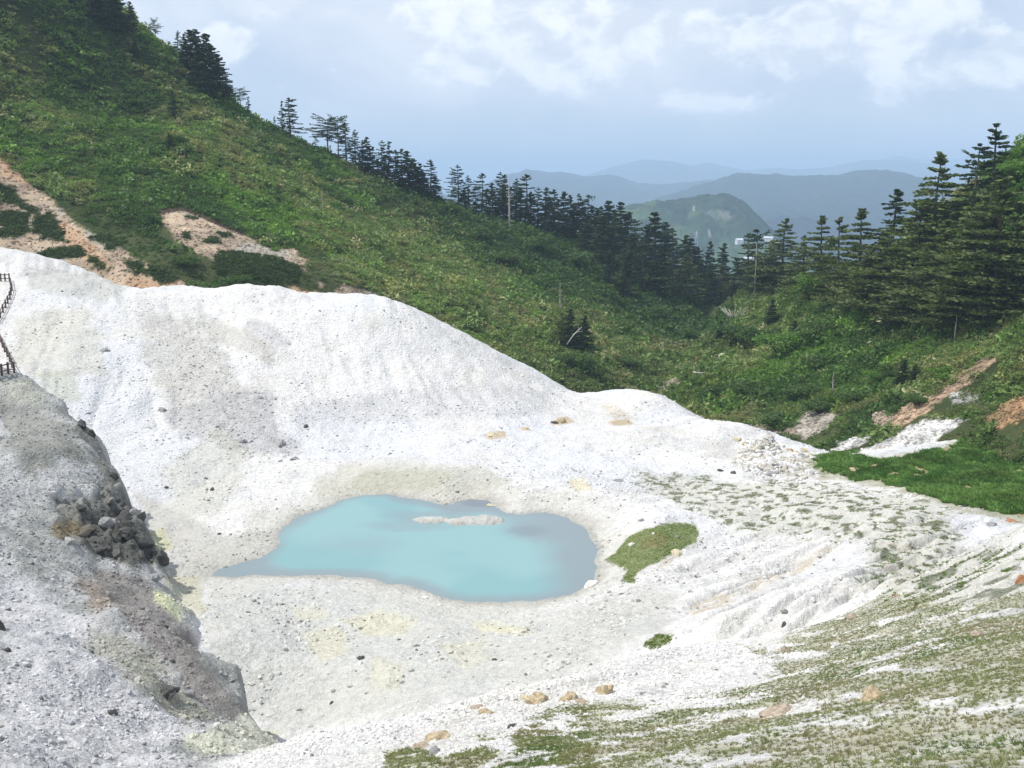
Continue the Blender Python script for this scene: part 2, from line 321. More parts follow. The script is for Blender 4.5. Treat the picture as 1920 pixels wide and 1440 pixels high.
DS = Surf(np.linspace(-0.85, 0.36, 420), np.geomspace(112, 470, 380) - 6, hillD)

E = [P(1230,730,156), P(1300,775,140), P(1420,805,124), P(1540,832,114), P(1620,850,106), P(1800,785,103), P(1900,790,97), P(1750,825,100), P(1920,830,92), P(1500,760,132), P(1500,700,146), P(1600,650,148), P(1600,740,128), P(1700,610,144), P(1700,700,124), P(1850,620,124), P(1920,580,122),
     P(1920,660,108), P(1800,700,114), P(1900,735,103), P(1450,640,172), P(1380,600,230), P(1330,640,205), P(1290,670,185), P(1400,560,262), P(1450,520,240), P(1450,560,215), P(1500,540,190), P(1550,600,165), P(1600,525,172), P(1700,480,158), P(1700,540,150), P(1800,440,153), P(1800,540,138),
     P(1860,380,150), P(1920,310,150), P(1990,240,152), P(2100,400,130), P(2100,600,104), P(2100,760,88), P(1650,500,166), P(1270,710,165), P(1350,720,150), P(1350,660,180)]
for (px, py, d) in [(1450,520,255),(1600,525,172),(1700,480,158),(1800,440,153),(1920,310,150),(2100,180,150)]:
    q = P(px, py, d); E += [(q[0] + 8, q[1] + 40, q[2] - 14), (q[0] + 20, q[1] + 120, q[2] - 60)]
E += [(20,190,-44),(40,250,-46),(10,150,-42),(15,120,-38),(40,95,-34),(60,330,-60),(80,85,-27),(25,105,-38),(45,290,-38),(58,305,-42),(85,300,-38),(50,268,-34),(75,330,-52),(35,270,-42),(45,230,-36)]
fE = tps(E, 3.0)
ES = Surf(np.linspace(0.02, 0.95, 360), np.geomspace(84, 420, 520) - 6, lambda x, y: fE(x, y) + 0.8 * rough_hill(x, y, 51))
# ------------------------------------------------------------------ painting the ground (soil colours, with shade painted into the crag)
class Paint:
    def __init__(s, S):
        s.S = S; s.x = S.X.ravel(); s.y = S.Y.ravel(); s.z = S.Z.ravel()
        s.px, s.py = proj(np.c_[s.x, s.y, s.z]); s.n = len(s.x)
        s.w1 = (fbm(s.x, s.y, 2.2, 4, 71) - 0.5) * 2; s.w2 = (fbm(s.x, s.y, 2.2, 4, 83) - 0.5) * 2
        s.f1 = (fbm(s.x, s.y, 0.7, 4, 91, 0.65) - 0.5) * 2; s.f2 = (fbm(s.x, s.y, 0.7, 4, 95, 0.65) - 0.5) * 2
    def poly(s, pts, feather=10, warp=14, vis=None):
        """soft mask of an outline, its rim broken up by noise"""
        pts = np.array(pts, float); m = feather + warp * 2; out = np.zeros(s.n)
        k = np.nonzero((s.px > pts[:, 0].min() - m) & (s.px < pts[:, 0].max() + m) & (s.py > pts[:, 1].min() - m) & (s.py < pts[:, 1].max() + m))[0]
        if vis is not None: k = k[vis[k]]
        if len(k) == 0: return out
        d = poly_sd(s.px[k] + warp * (s.w1[k] + 0.5 * s.f1[k]), s.py[k] + warp * 0.7 * (s.w2[k] + 0.5 * s.f2[k]), pts); f = feather * 0.55; out[k] = sstep(d, -f, f); return out
def lerp(C, c, m): return C + (np.array(c) - C) * np.clip(m, 0, 1)[:, None]

pg = Paint(G); x, y, z = pg.x, pg.y, pg.z
zA, zB, zC = fA(x, y), fB(x, y) - 30 * sstep(y, 92, 115) - 30 * sstep(x, 4, 20), fC(x, y) - 30 * sstep(y, 46, 75)
isB = sstep(zB - np.maximum(zA, zC), -0.3, 0.6); isC = sstep(zC - np.maximum(zA, zB), -0.3, 0.4); isA = 1 - np.maximum(isB, isC)
bA, bB, bC = isA > 0.4, isB > 0.4, isC > 0.4
WHITE = np.array((0.66, 0.652, 0.635))
C = np.tile(WHITE, (pg.n, 1))
n_a = fbm(x, y, 11, 4, 101); n_b = fbm(x, y, 3.2, 4, 102); n_c = fbm(x, y, 0.8, 3, 103)
C = C * (0.98 + 0.12 * (n_a - 0.5) + 0.16 * (n_b - 0.5) + 0.12 * (n_c - 0.5))[:, None]
C = lerp(C, (0.55, 0.53, 0.47), 0.40 * sstep(n_b, 0.55, 0.72)); C = lerp(C, (0.60, 0.62, 0.66), 0.5 * sstep(fbm(x, y, 14, 3, 105), 0.5, 0.7))
# basin floor south of the pond is duller, with sulphur stains
C = lerp(C, (0.50, 0.50, 0.46), 0.75 * pg.poly([(390,1090),(700,1100),(1000,1150),(1150,1120),(1280,1100),(1240,1180),(1100,1260),(900,1310),(540,1380),(460,1340),(385,1200)], 30, 20, bA))
for p, s_ in [([(640,1165),(720,1150),(790,1165),(760,1190),(680,1195)], .5), ([(880,1175),(940,1170),(1000,1180),(960,1190),(900,1188)], .7), ([(560,1190),(620,1175),(660,1215),(600,1240)], .45), ([(830,1205),(900,1200),(930,1240),(860,1260)], .3), ([(540,1140),(600,1135),(610,1160),(550,1165)], .4), ([(700,1230),(760,1240),(740,1300),(690,1290)], .35)]:
    C = lerp(C, (0.62, 0.58, 0.36), s_ * 0.8 * pg.poly(p, 14, 16, bA))
# wet grey rim of the pond and the muddy bank north of it
sdv = shore_dist(x, y)
C = lerp(C, (0.30, 0.285, 0.255), 0.80 * sstep(1.5 + 0.9 * pg.w1 + 0.5 * pg.f1 - sdv, 0, 1.2) * bA); C = lerp(C, (0.16, 0.155, 0.15), 0.8 * sstep(0.55 + 0.5 * pg.f1 - sdv, 0, 0.4) * bA)
C = lerp(C, (0.52, 0.51, 0.46), 0.6 * sstep(3.6 + 1.6 * pg.w2 - sdv, 0, 2.0) * bA)
C = lerp(C, (0.36, 0.35, 0.26), 0.8 * pg.poly([(655,905),(700,880),(760,876),(830,882),(850,900),(800,920),(730,925),(660,922)], 10, 12, bA))
C = lerp(C, (0.46, 0.45, 0.38), 0.7 * pg.poly([(580,900),(660,870),(760,862),(900,875),(960,900),(900,935),(700,925),(600,940)], 16, 14, bA))
C = lerp(C, (0.62, 0.55, 0.33), 0.6 * pg.poly([(1065,900),(1100,893),(1110,920),(1080,925)], 8, 8, bA))
di_ = np.maximum(poly_sd(x, y, isl[0]), poly_sd(x, y, isl[1])); C = lerp(C, (0.48, 0.48, 0.45), sstep(di_, 0.02, 0.2)); C = C * (1 + 0.30 * (fbm(x, y, 0.3, 2, 151) - .5) * (di_ > 0))[:, None]
# grey blemishes on the dome
C = lerp(C, (0.42, 0.41, 0.41), 0.55 * pg.poly([(470,600),(510,605),(548,640),(520,660),(508,690),(480,650),(455,625)], 4, 9, bA))
C = lerp(C, (0.46, 0.45, 0.40), 0.6 * pg.poly([(390,600),(470,620),(510,665),(500,680),(440,650),(400,640)], 8, 9, bA))
C = lerp(C, (0.50, 0.49, 0.45), 0.7 * pg.poly([(270,590),(400,600),(440,700),(500,780),(480,800),(330,790),(280,680)], 20, 20, bA))
C = lerp(C, (0.44, 0.44, 0.44), 0.75 * pg.poly([(310,775),(400,740),(500,735),(520,790),(570,850),(480,850),(380,830),(310,800)], 14, 16, bA))
C = lerp(C, (0.50, 0.50, 0.50), 0.6 * pg.poly([(530,760),(900,715),(1040,740),(1000,780),(700,790),(560,800)], 12, 14, bA))
C = lerp(C, (0.46, 0.46, 0.42), 0.7 * pg.poly([(30,505),(180,510),(240,540),(200,570),(60,540)], 10, 12, bA))
C = lerp(C, (0.50, 0.49, 0.42), 0.6 * pg.poly([(20,600),(160,570),(190,640),(200,700),(60,720),(20,680)], 16, 20, bA))
C = lerp(C, (0.42, 0.44, 0.36), 0.6 * pg.poly([(70,700),(130,690),(160,750),(100,760)], 8, 12, bA))
C = lerp(C, (0.50, 0.50, 0.44), 0.6 * pg.poly([(300,880),(420,800),(470,850),(420,960),(340,980)], 22, 20, bA))
C = lerp(C, (0.45, 0.44, 0.40), 0.7 * pg.poly([(250,920),(330,960),(420,1000),(520,1000),(500,1040),(380,1085),(380,1180),(320,1080)], 16, 18, bA))
# left grey ridge
GREY = (0.40, 0.405, 0.40)
C = lerp(C, GREY, isB * (0.85 + 0.3 * (n_b - 0.5)))
C = lerp(C, (0.27, 0.28, 0.26), isB * 0.7 * sstep(n_b + 0.3 * (n_c - .5), 0.52, 0.66))
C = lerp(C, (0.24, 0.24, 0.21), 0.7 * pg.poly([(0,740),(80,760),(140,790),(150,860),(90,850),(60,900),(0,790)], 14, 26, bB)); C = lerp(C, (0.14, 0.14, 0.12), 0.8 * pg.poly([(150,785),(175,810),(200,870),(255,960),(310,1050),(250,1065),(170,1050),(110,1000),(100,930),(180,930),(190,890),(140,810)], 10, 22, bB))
C = lerp(C, (0.08, 0.08, 0.075), 0.8 * pg.poly([(150,960),(235,950),(270,1010),(316,1050),(300,1062),(215,1055),(160,1040)], 10, 24, bB))  # this and the crag band above: dark rock with its shade painted in
C = lerp(C, (0.27, 0.21, 0.12), 0.8 * pg.poly([(95,985),(130,975),(160,1000),(120,1010)], 8, 14, bB))
C = lerp(C, (0.27, 0.20, 0.13), 0.6 * pg.poly([(140,1085),(190,1090),(230,1130),(180,1150)], 12, 18, bB))
C = lerp(C, (0.53, 0.53, 0.54), 0.85 * pg.poly([(0,1080),(60,1085),(150,1150),(240,1250),(330,1340),(340,1400),(300,1440),(0,1440)], 26, 30, bB))
C = lerp(C, (0.33, 0.32, 0.24), 0.55 * pg.poly([(150,1180),(230,1190),(330,1270),(400,1340),(340,1350),(240,1280)], 20, 30, bB))
C = lerp(C, (0.25, 0.23, 0.215), 0.85 * pg.poly([(160,1070),(250,1075),(330,1150),(378,1210),(378,1240),(470,1335),(455,1355),(400,1340),(330,1260),(240,1170)], 12, 18, bB))
C = lerp(C, (0.56, 0.58, 0.38), 0.8 * pg.poly([(285,1105),(310,1110),(345,1145),(340,1168),(318,1150),(290,1130)], 5, 9))
C = lerp(C, (0.50, 0.50, 0.30), 0.7 * pg.poly([(280,1000),(310,990),(320,1030),(300,1040)], 5, 9))
C = lerp(C, (0.50, 0.48, 0.32), 0.5 * pg.poly([(300,1080),(370,1080),(390,1150),(350,1150)], 10, 12))
C = lerp(C, (0.52, 0.53, 0.42), 0.85 * pg.poly([(345,1375),(430,1360),(530,1372),(500,1400),(400,1420),(345,1405)], 8, 8))
C = lerp(C, (0.54, 0.54, 0.46), 0.95 * pg.poly([(452,1338),(520,1350),(640,1385),(560,1425),(430,1405),(400,1365),(440,1352)], 4, 6, bB)); C = lerp(C, (0.47, 0.47, 0.38), 0.6 * pg.poly([(0,710),(60,712),(100,745),(60,760),(0,745)], 8, 10))
# ochre streaks on the right, bare marks
for p, s_ in [([(1290,1140),(1340,1120),(1500,1060),(1570,1010),(1600,990),(1590,1010),(1500,1075),(1400,1115),(1300,1155)], .5), ([(1640,1000),(1700,1020),(1740,1080),(1690,1100),(1650,1060)], .5), ([(1240,1050),(1290,1010),(1290,1030),(1230,1080)], .4), ([(1130,755),(1200,785),(1150,790)], .4)]:
    C = lerp(C, (0.46, 0.37, 0.24), s_ * pg.poly(p, 7, 12) * (0.25 + 0.9 * sstep(n_c + 0.4 * (n_b - .5), 0.42, 0.6)))
wet = pg.poly([(1375,868),(1400,830),(1440,815),(1470,850),(1530,860),(1550,890),(1480,895),(1400,888)], 6, 12, bA)
C = lerp(C, (0.32, 0.29, 0.22), 0.7 * wet * sstep(n_c, 0.35, 0.6))
for p in [[(1135,790),(1180,784),(1190,795),(1150,798)], [(905,815),(945,808),(950,820),(915,822)], [(1030,790),(1060,780),(1075,792),(1040,797)]]:
    C = lerp(C, (0.45, 0.33, 0.16), 0.7 * pg.poly(p, 4, 5, bA))
# vegetation masks on the ground sheet
vis = z > -99
m_wet = pg.poly([(1530,862),(1580,850),(1650,862),(1720,850),(1800,830),(1830,800),(1920,800),(2100,800),(2100,985),(1920,968),(1860,955),(1780,945),(1700,912),(1620,895),(1545,888)], 6, 13, bA) * (y > 60)
m_p1 = pg.poly([(1132,1048),(1175,1010),(1200,995),(1245,985),(1290,978),(1312,995),(1310,1015),(1270,1035),(1215,1062),(1195,1075),(1192,1096),(1165,1085),(1175,1068)], 3, 10, bA)
m_p2 = pg.poly([(1203,1208),(1235,1188),(1262,1188),(1255,1207),(1225,1215)], 3, 4, ~bC)
m_fore = np.maximum.reduce([pg.poly([(1520,1175),(1600,1140),(1700,1115),(1800,1130),(1920,1120),(2200,1100),(2200,1500),(1300,1500),(900,1500),(950,1420),(990,1360),(1060,1320),(1130,1300),(1250,1320),(1380,1290),(1500,1290),(1530,1230)], 30, 30, bC),
                           pg.poly([(1385,1205),(1440,1215),(1490,1250),(1530,1290),(1490,1290),(1440,1240)], 6, 10),
                           pg.poly([(720,1440),(730,1405),(790,1398),(850,1440),(850,1480),(720,1480)], 6, 8, bC), pg.poly([(830,1420),(900,1400),(940,1410),(900,1440),(830,1440)], 6, 8, bC), pg.poly([(895,1375),(950,1365),(945,1385),(900,1388)], 4, 6, bC)])
sx_ = x + 0.15 * y
streak = 0.28 * fbm(x * 0.6 + 0.35 * y, y * 1.2 - x * 0.5, 1.3, 4, 121, 0.6) + 0.47 * fbm(x * 1.5 + 0.5 * y, y * 0.55, 1.0, 4, 123, 0.6) + 0.25 * fbm(x, y, 0.9, 4, 122, 0.6)      # bands of turf with gravel strips between
turf = m_fore * sstep(streak + 0.06 * pg.f1 + 0.10 * sstep(y, 20, 8) + 0.05 * sstep(x, 3, 9), 0.44, 0.53)
turf = np.maximum(turf, 0.9 * pg.poly([(1490,1180),(1640,1190),(1700,1250),(1600,1330),(1450,1330),(1420,1300)], 30, 30, bC) * sstep(streak, .42, .5))
sparse = np.maximum(pg.poly([(1480,960),(1640,930),(1760,960),(1800,1010),(1740,1080),(1700,1120),(1600,1100),(1640,1020),(1560,1010)], 20, 20), pg.poly([(1180,880),(1340,900),(1480,900),(1700,930),(1800,960),(1700,990),(1420,1010),(1290,960)], 18, 20, bA))
sparse = np.maximum(sparse, pg.poly([(1640,1130),(1700,1080),(1800,1040),(1920,1020),(1920,1140),(1700,1150)], 20, 20, bC))
tuft = np.clip(sparse, 0, 1) * sstep(fbm(x, y, 0.62, 2, 131) + 0.10 * (fbm(x, y, 5, 2, 132) - .5), 0.60, 0.66)
u_ = 0.68 * x + 0.73 * y; v_ = 0.73 * x - 0.68 * y; rillc = fbm(u_ * 0.16, v_ * 1.0, 1.3, 4, 25, 0.6)
C = C * (1 + 0.55 * (rillc - .5) * sstep(x - 0.1 * y, -2, 6))[:, None]; gul = np.clip(1 - np.abs(fbm(u_ * 0.12, v_, 1.9, 3, 27) - 0.5) * 7, 0, 1) * sstep(x - 0.1 * y, 2, 7) * sstep(y, 72, 60) * isA; C = lerp(C, (0.47, 0.46, 0.42), 0.5 * gul)
C = lerp(C, (0.50, 0.49, 0.42), 0.55 * np.clip(sparse, 0, 1))
C = lerp(C, (0.15, 0.165, 0.11), 0.85 * tuft)
C = lerp(C, (0.33, 0.32, 0.20), 0.8 * turf * (0.8 + 0.4 * pg.f1))
C = lerp(C, (0.30, 0.29, 0.18), 0.75 * np.clip(pg.poly([(1515,868),(1580,850),(1650,855),(1720,845),(1800,825),(1920,795),(2100,800),(2100,1000),(1920,985),(1860,968),(1780,956),(1700,922),(1620,905),(1535,896)], 12, 16, bA) * (y > 60), 0, 1)); C = lerp(C, (0.15, 0.20, 0.06), 0.95 * m_wet); C = lerp(C, (0.36, 0.30, 0.18), 0.8 * m_wet * sstep(fbm(x, y, 3.0, 4, 161), 0.70, 0.76)); C = lerp(C, (0.16, 0.20, 0.055), 0.9 * m_p1); C = lerp(C, (0.17, 0.20, 0.07), 0.9 * m_p2)
C = lerp(C, (0.25, 0.20, 0.10), 0.6 * pg.poly([(1200,1015),(1235,1000),(1260,1005),(1240,1025),(1200,1030)], 5, 8, bA))
back_green = (y > 128) & (x > -60)
C = np.clip(C, 0.02, 0.80)

def soil_material(name, bump=0.5, fine=14.0, gap_dark=0.0):
    m = bpy.data.materials.new(name); m.use_nodes = True; m.node_tree.nodes.clear(); t = NT(m.node_tree)
    at = t.node('ShaderNodeAttribute', attribute_name='Col'); geo = t.node('ShaderNodeNewGeometry'); pos = geo.outputs['Position']
    nf = t.noise(pos, fine, 6, 0.68); ng = t.noise(pos, 2.3, 6, 0.66)
    vor = t.node('ShaderNodeTexVoronoi', i_Vector=pos, i_Scale=3.4, i_Randomness=1.0); vor2 = t.node('ShaderNodeTexVoronoi', i_Vector=pos, i_Scale=9.0)
    k = t.math('MULTIPLY', t.ss(nf, 0.30, 0.70, 0.80, 1.14), t.ss(ng, 0.30, 0.70, 0.88, 1.10))
    col = t.mix(1.0, at.outputs['Color'], t.node('ShaderNodeCombineColor', i_0=k, i_1=k, i_2=k).outputs[0], 'MULTIPLY')
    gap_shade = t.math('MULTIPLY', t.math('MULTIPLY', t.ss(vor2.outputs['Distance'], 0.42, 0.62), t.ss(t.noise(pos, 0.9, 4, 0.7), 0.40, 0.62)), t.node('ShaderNodeAttribute', attribute_name='grit').outputs['Fac'])  # crevice shade between gravel cells, painted in along with gap dirt
    col = t.mix(t.math('MULTIPLY', gap_shade, gap_dark), col, t.mix(1.0, col, rgb(0.42, 0.41, 0.38), 'MULTIPLY'))
    speck = t.math('MULTIPLY', t.ss(vor.outputs['Distance'], 0.16, 0.05), t.ss(t.noise(pos, 0.6, 3), 0.48, 0.62))
    col = t.mix(t.math('MULTIPLY', speck, 0.55), col, rgb(0.20, 0.20, 0.19))
    h = t.math('ADD', t.math('MULTIPLY', nf, 0.05), t.math('ADD', t.math('MULTIPLY', ng, 0.22), t.math('MULTIPLY', t.math('ADD', vor.outputs['Distance'], t.math('MULTIPLY', vor2.outputs['Distance'], 0.4)), -0.10)))
    bp = t.node('ShaderNodeBump', i_Strength=bump, i_Distance=1.0, i_Height=h)
    b = t.node('ShaderNodeBsdfPrincipled', i_Roughness=0.95); t.l.new(col, b.inputs['Base Color']); t.l.new(bp.outputs[0], b.inputs['Normal']); b.inputs['Specular IOR Level'].default_value = 0.15
    o = t.node('ShaderNodeOutputMaterial'); t.l.new(b.outputs[0], o.inputs[0]); return m
M_soil = soil_material('volcanic_soil', 0.8, 14.0, 0.55)
g_me = np_mesh('ground', G.V(), grid_faces(len(yv), len(sv)), M_soil); vcol(g_me, C)
zone = np.maximum.reduce([pg.poly([(310,775),(400,740),(500,735),(520,790),(570,850),(480,850),(380,830),(310,800)], 14, 16, bA), 0.6 * pg.poly([(270,590),(400,600),(440,700),(500,780),(480,800),(330,790),(280,680)], 20, 20, bA), 0.6 * pg.poly([(950,880),(1120,880),(1300,900),(1200,960),(1060,950),(950,930)], 14, 14, bA), 0.7 * pg.poly([(1130,1080),(1300,1010),(1250,1100),(1150,1200),(1050,1250),(1050,1180)], 18, 20, bA)])
vfloat(g_me, np.clip(0.22 * isA + 0.9 * isB + 0.85 * isC * (1 - .6 * turf) + zone, 0, 1), 'grit')
tag(add_obj('ground', g_me), kind='structure')

# ------------------------------------------------------------------ pond
nx_ = 220
bx = shore.min(0) - 1.0, shore.max(0) + 1.0
gx, gy = np.meshgrid(np.linspace(bx[0][0], bx[1][0], nx_), np.linspace(bx[0][1], bx[1][1], nx_)); gx, gy = gx.ravel(), gy.ravel()
wsd = poly_sd(gx, gy, shore); wz = np.full(gx.shape, WATER_Z)
wpx, wpy = proj(np.c_[gx, gy, wz]); wn = (fbm(gx, gy, 5, 4, 141) - 0.5) * 2; wn2 = (fbm(gx, gy, 1.6, 4, 142) - .5) * 2
WC = np.tile(np.array((0.18, 0.325, 0.335)), (len(gx), 1))
WC = lerp(WC, (0.225, 0.37, 0.37), sstep(fbm(gx, gy, 8, 3, 145), 0.42, 0.62) * 0.7)
def wblob(cx, cy, rx, ry, lo=1.0, hi=0.35): r = np.hypot((wpx - cx) / rx + 0.22 * wn, (wpy - cy) / ry + 0.22 * wn2); return sstep(r, lo, hi)
GREYW = (0.20, 0.245, 0.26)
WC = lerp(WC, GREYW, 0.85 * sstep(1.5 + 0.8 * wn - wsd, 0, 1.5))
WC = lerp(WC, GREYW, 0.95 * wblob(1130, 1030, 130, 150, 1.1, 0.5)); WC = lerp(WC, GREYW, 0.9 * wblob(1040, 985, 120, 45)); WC = lerp(WC, GREYW, 0.95 * wblob(890, 945, 85, 22, 1.1, .6))
WC = lerp(WC, (0.15, 0.17, 0.19), 0.7 * wblob(905, 942, 40, 10, 1.1, .6))
WC = lerp(WC, GREYW, 0.45 * wblob(760, 985, 130, 16)); WC = lerp(WC, GREYW, 0.28 * wblob(670, 1020, 110, 24, 1.2, .2)); WC = lerp(WC, GREYW, 0.85 * wblob(430, 1068, 120, 24, 1.1, .6)); WC = lerp(WC, (0.15, 0.19, 0.21), 0.5 * wblob(990, 995, 50, 14))
WC = lerp(WC, GREYW, 0.6 * wblob(600, 1075, 180, 14)); WC = lerp(WC, GREYW, 0.6 * wblob(820, 968, 130, 16))
mw = bpy.data.materials.new('milky_water'); mw.use_nodes = True; mw.node_tree.nodes.clear(); t = NT(mw.node_tree)
at = t.node('ShaderNodeAttribute', attribute_name='Col'); pos = t.node('ShaderNodeNewGeometry').outputs['Position']
bp = t.node('ShaderNodeBump', i_Strength=0.25, i_Distance=0.02, i_Height=t.noise(pos, 5.0, 3, 0.6))
b = t.node('ShaderNodeBsdfPrincipled', i_Roughness=0.12, i_IOR=1.33); t.l.new(at.outputs['Color'], b.inputs['Base Color']); t.l.new(bp.outputs[0], b.inputs['Normal'])
o = t.node('ShaderNodeOutputMaterial'); t.l.new(b.outputs[0], o.inputs[0])
Q = grid_faces(nx_, nx_); keep = (wsd[Q] > -0.8).any(1)
w_me = np_mesh('pond_water', np.c_[gx, gy, wz], Q[keep], mw); vcol(w_me, WC); tag(add_obj('pond_water', w_me), kind='structure')
# ------------------------------------------------------------------ green hillsides
def hill_paint(S, which):
    p = Paint(S); x, y = p.x, p.y
    a = fbm(x, y, 22, 4, 201); b = fbm(x, y, 6, 4, 202); c = fbm(x, y, 1.8, 3, 203)
    C = np.tile(np.array((0.045, 0.062, 0.020)), (p.n, 1)); C = C * (0.8 + 0.5 * (b - .5) + 0.5 * (c - .5))[:, None]
    C = lerp(C, (0.075, 0.085, 0.035), 0.5 * sstep(a + 0.5 * (b - .5), 0.5, 0.66))
    return p, C, a, b, c
pd, CD, da_, db_, dc_ = hill_paint(DS, 'D')
soilD = np.maximum.reduce([pd.poly(q, 2, 6) for q in soilD_px[:2]] + [pd.poly(soilD_px[2], 3, 4), 0.8 * pd.poly(soilD_px[3], 4, 10)] +
        [pd.poly(q, 2, 5) for q in ([(520,470),(552,463),(560,478),(545,492),(520,482)], [(560,482),(580,488),(572,500),(556,492)], [(562,503),(578,507),(570,513)], [(595,528),(612,530),(603,538)])])
vegD = np.maximum.reduce([pd.poly(q, 1.5, 5) for q in ([(-40,340),(20,350),(30,370),(75,395),(70,405),(20,380),(-40,375)], [(-40,405),(20,395),(60,400),(50,425),(10,425),(-40,415)], [(70,405),(95,398),(110,430),(128,455),(95,450),(65,435),(20,445),(-20,440),(20,425),(60,425)],
        [(65,475),(110,462),(150,462),(160,480),(120,486),(70,483)], [(160,475),(190,490),(205,510),(175,498)], [(160,445),(200,442),(235,458),(210,460)], [(230,483),(260,490),(285,515),(255,510)], [(275,495),(300,500),(330,522),(310,530),(280,512)],
        [(62,345),(90,345),(95,355),(68,355)], [(120,375),(140,378),(135,388)], [(150,400),(175,405),(180,415),(160,412)], [(376,448),(410,444),(412,456),(385,458)], [(405,437),(425,435),(438,445),(420,447)], [(400,485),(430,470),(470,478),(520,482),(560,500),(560,530),(420,530)],
        [(345,430),(360,440),(358,450),(345,445)], [(350,405),(372,405),(370,415)], [(200,455),(224,462),(215,470),(200,466)])])
vegD0 = vegD; soilD *= (1 - vegD); scree = 0.8 * pd.poly([(630,555),(680,545),(740,572),(760,590),(650,580)], 5, 8)
sc = np.clip(np.array((0.42, 0.33, 0.24))[None] * (0.88 + 0.9 * (db_ - .5) + 0.9 * (dc_ - .5))[:, None], 0, .8)
sc = sc + (np.array((0.40, 0.38, 0.33)) - sc) * (0.7 * sstep(fbm(pd.x, pd.y, 9, 3, 221), 0.45, 0.6))[:, None]
orange = np.maximum(pd.poly([(100,415),(130,420),(190,470),(205,510),(180,505),(120,450)], 6, 12), pd.poly(soilD_px[2], 3, 4)); orange = np.maximum(orange, pd.poly([(0,292),(40,330),(60,350),(0,330)], 6, 8)); orange = np.maximum(orange, pd.poly([(250,555),(230,520),(330,520),(380,545)], 6, 10))
sc = sc + (np.array((0.46, 0.29, 0.17)) - sc) * (0.65 * orange)[:, None]
CD = lerp(CD, (0.055, 0.085, 0.028), vegD0); CD = CD + (sc - CD) * soilD[:, None]; CD = lerp(CD, (0.35, 0.34, 0.31), scree * sstep(dc_, .45, .55))
rim = pd.poly([(295,392),(345,386),(440,425),(470,446),(440,436),(345,396),(300,400)], 2, 3); CD = lerp(CD, (0.07, 0.05, 0.035), rim)
pe, CE, ea_, eb_, ec_ = hill_paint(ES, 'E')
soilE_px = [([(1650,790),(1700,765),(1760,735),(1820,690),(1858,665),(1862,672),(1820,715),(1780,745),(1740,775),(1690,798)], (0.40, 0.29, 0.20)), ([(1840,785),(1870,765),(1920,745),(2000,740),(2000,800),(1920,790),(1880,800)], (0.40, 0.25, 0.14)),
            ([(1395,812),(1440,792),(1470,800),(1500,812),(1440,822)], (0.36, 0.29, 0.23)), ([(1480,800),(1530,765),(1570,775),(1555,800),(1510,822)], (0.40, 0.36, 0.31)), ([(1225,722),(1255,708),(1285,712),(1262,728),(1232,738)], (0.36, 0.32, 0.24)),
            ([(1640,780),(1670,770),(1680,790),(1650,800)], (0.40, 0.32, 0.25)), ([(1780,740),(1830,740),(1835,752),(1790,755)], (0.5, 0.5, 0.48)), ([(1672,690),(1700,685),(1690,700)], (0.40, 0.24, 0.15)), ([(1620,712),(1640,705),(1640,720)], (0.40, 0.28, 0.2)),
            ([(1590,860),(1640,838),(1700,800),(1760,780),(1808,783),(1795,805),(1760,825),(1700,850),(1640,862)], (0.60, 0.59, 0.57)), ([(1548,858),(1580,828),(1632,815),(1620,830),(1575,855)], (0.56, 0.55, 0.53))]
soilE = np.zeros(pe.n)
for q, c in soilE_px:
    m_ = pe.poly(q, 2, 13) * (0.5 + 0.5 * np.maximum(1.0 if c[0] > 0.54 else 0.0, sstep(fbm(pe.x, pe.y, 1.6, 4, 231, 0.6), 0.36, 0.50))); soilE = np.maximum(soilE, m_); CE = CE + (np.clip(np.array(c)[None] * (0.9 + 1.1 * (fbm(pe.x, pe.y, 1.1, 4, 232, .65) - .5) + 0.7 * (eb_ - .5))[:, None], 0, .8) - CE) * m_[:, None]
M_hill = soil_material('hill_soil', 0.6, 6.0)
d_me = np_mesh('left_hillside', DS.V(), grid_faces(*DS.X.shape), M_hill); vcol(d_me, CD); tag(add_obj('hillside', d_me), kind='structure')
e_me = np_mesh('right_hillside', ES.V(), grid_faces(*ES.X.shape), M_hill); vcol(e_me, CE); tag(add_obj('hillside', e_me), kind='structure')

# ------------------------------------------------------------------ far country
def forest_material(name, c0, c1, scale):
    m = bpy.data.materials.new(name); m.use_nodes = True; m.node_tree.nodes.clear(); t = NT(m.node_tree)
    pos = t.node('ShaderNodeNewGeometry').outputs['Position']; n = t.noise(pos, scale, 6, 0.65); n2_ = t.noise(pos, scale * 0.13, 4, 0.6)
    col = t.mix(t.ss(t.math('ADD', t.math('MULTIPLY', n, 0.6), t.math('MULTIPLY', n2_, 0.4)), 0.36, 0.64), rgb(*c0), rgb(*c1))
    bp = t.node('ShaderNodeBump', i_Strength=0.8, i_Distance=1.2 / scale, i_Height=n)
    b = t.node('ShaderNodeBsdfPrincipled', i_Roughness=1.0); b.inputs['Specular IOR Level'].default_value = 0.0
    t.l.new(col, b.inputs['Base Color']); t.l.new(bp.outputs[0], b.inputs['Normal'])
    o = t.node('ShaderNodeOutputMaterial'); t.l.new(b.outputs[0], o.inputs[0]); return m
M_far = forest_material('far_forest', (0.010, 0.024, 0.014), (0.030, 0.050, 0.024), 0.02)
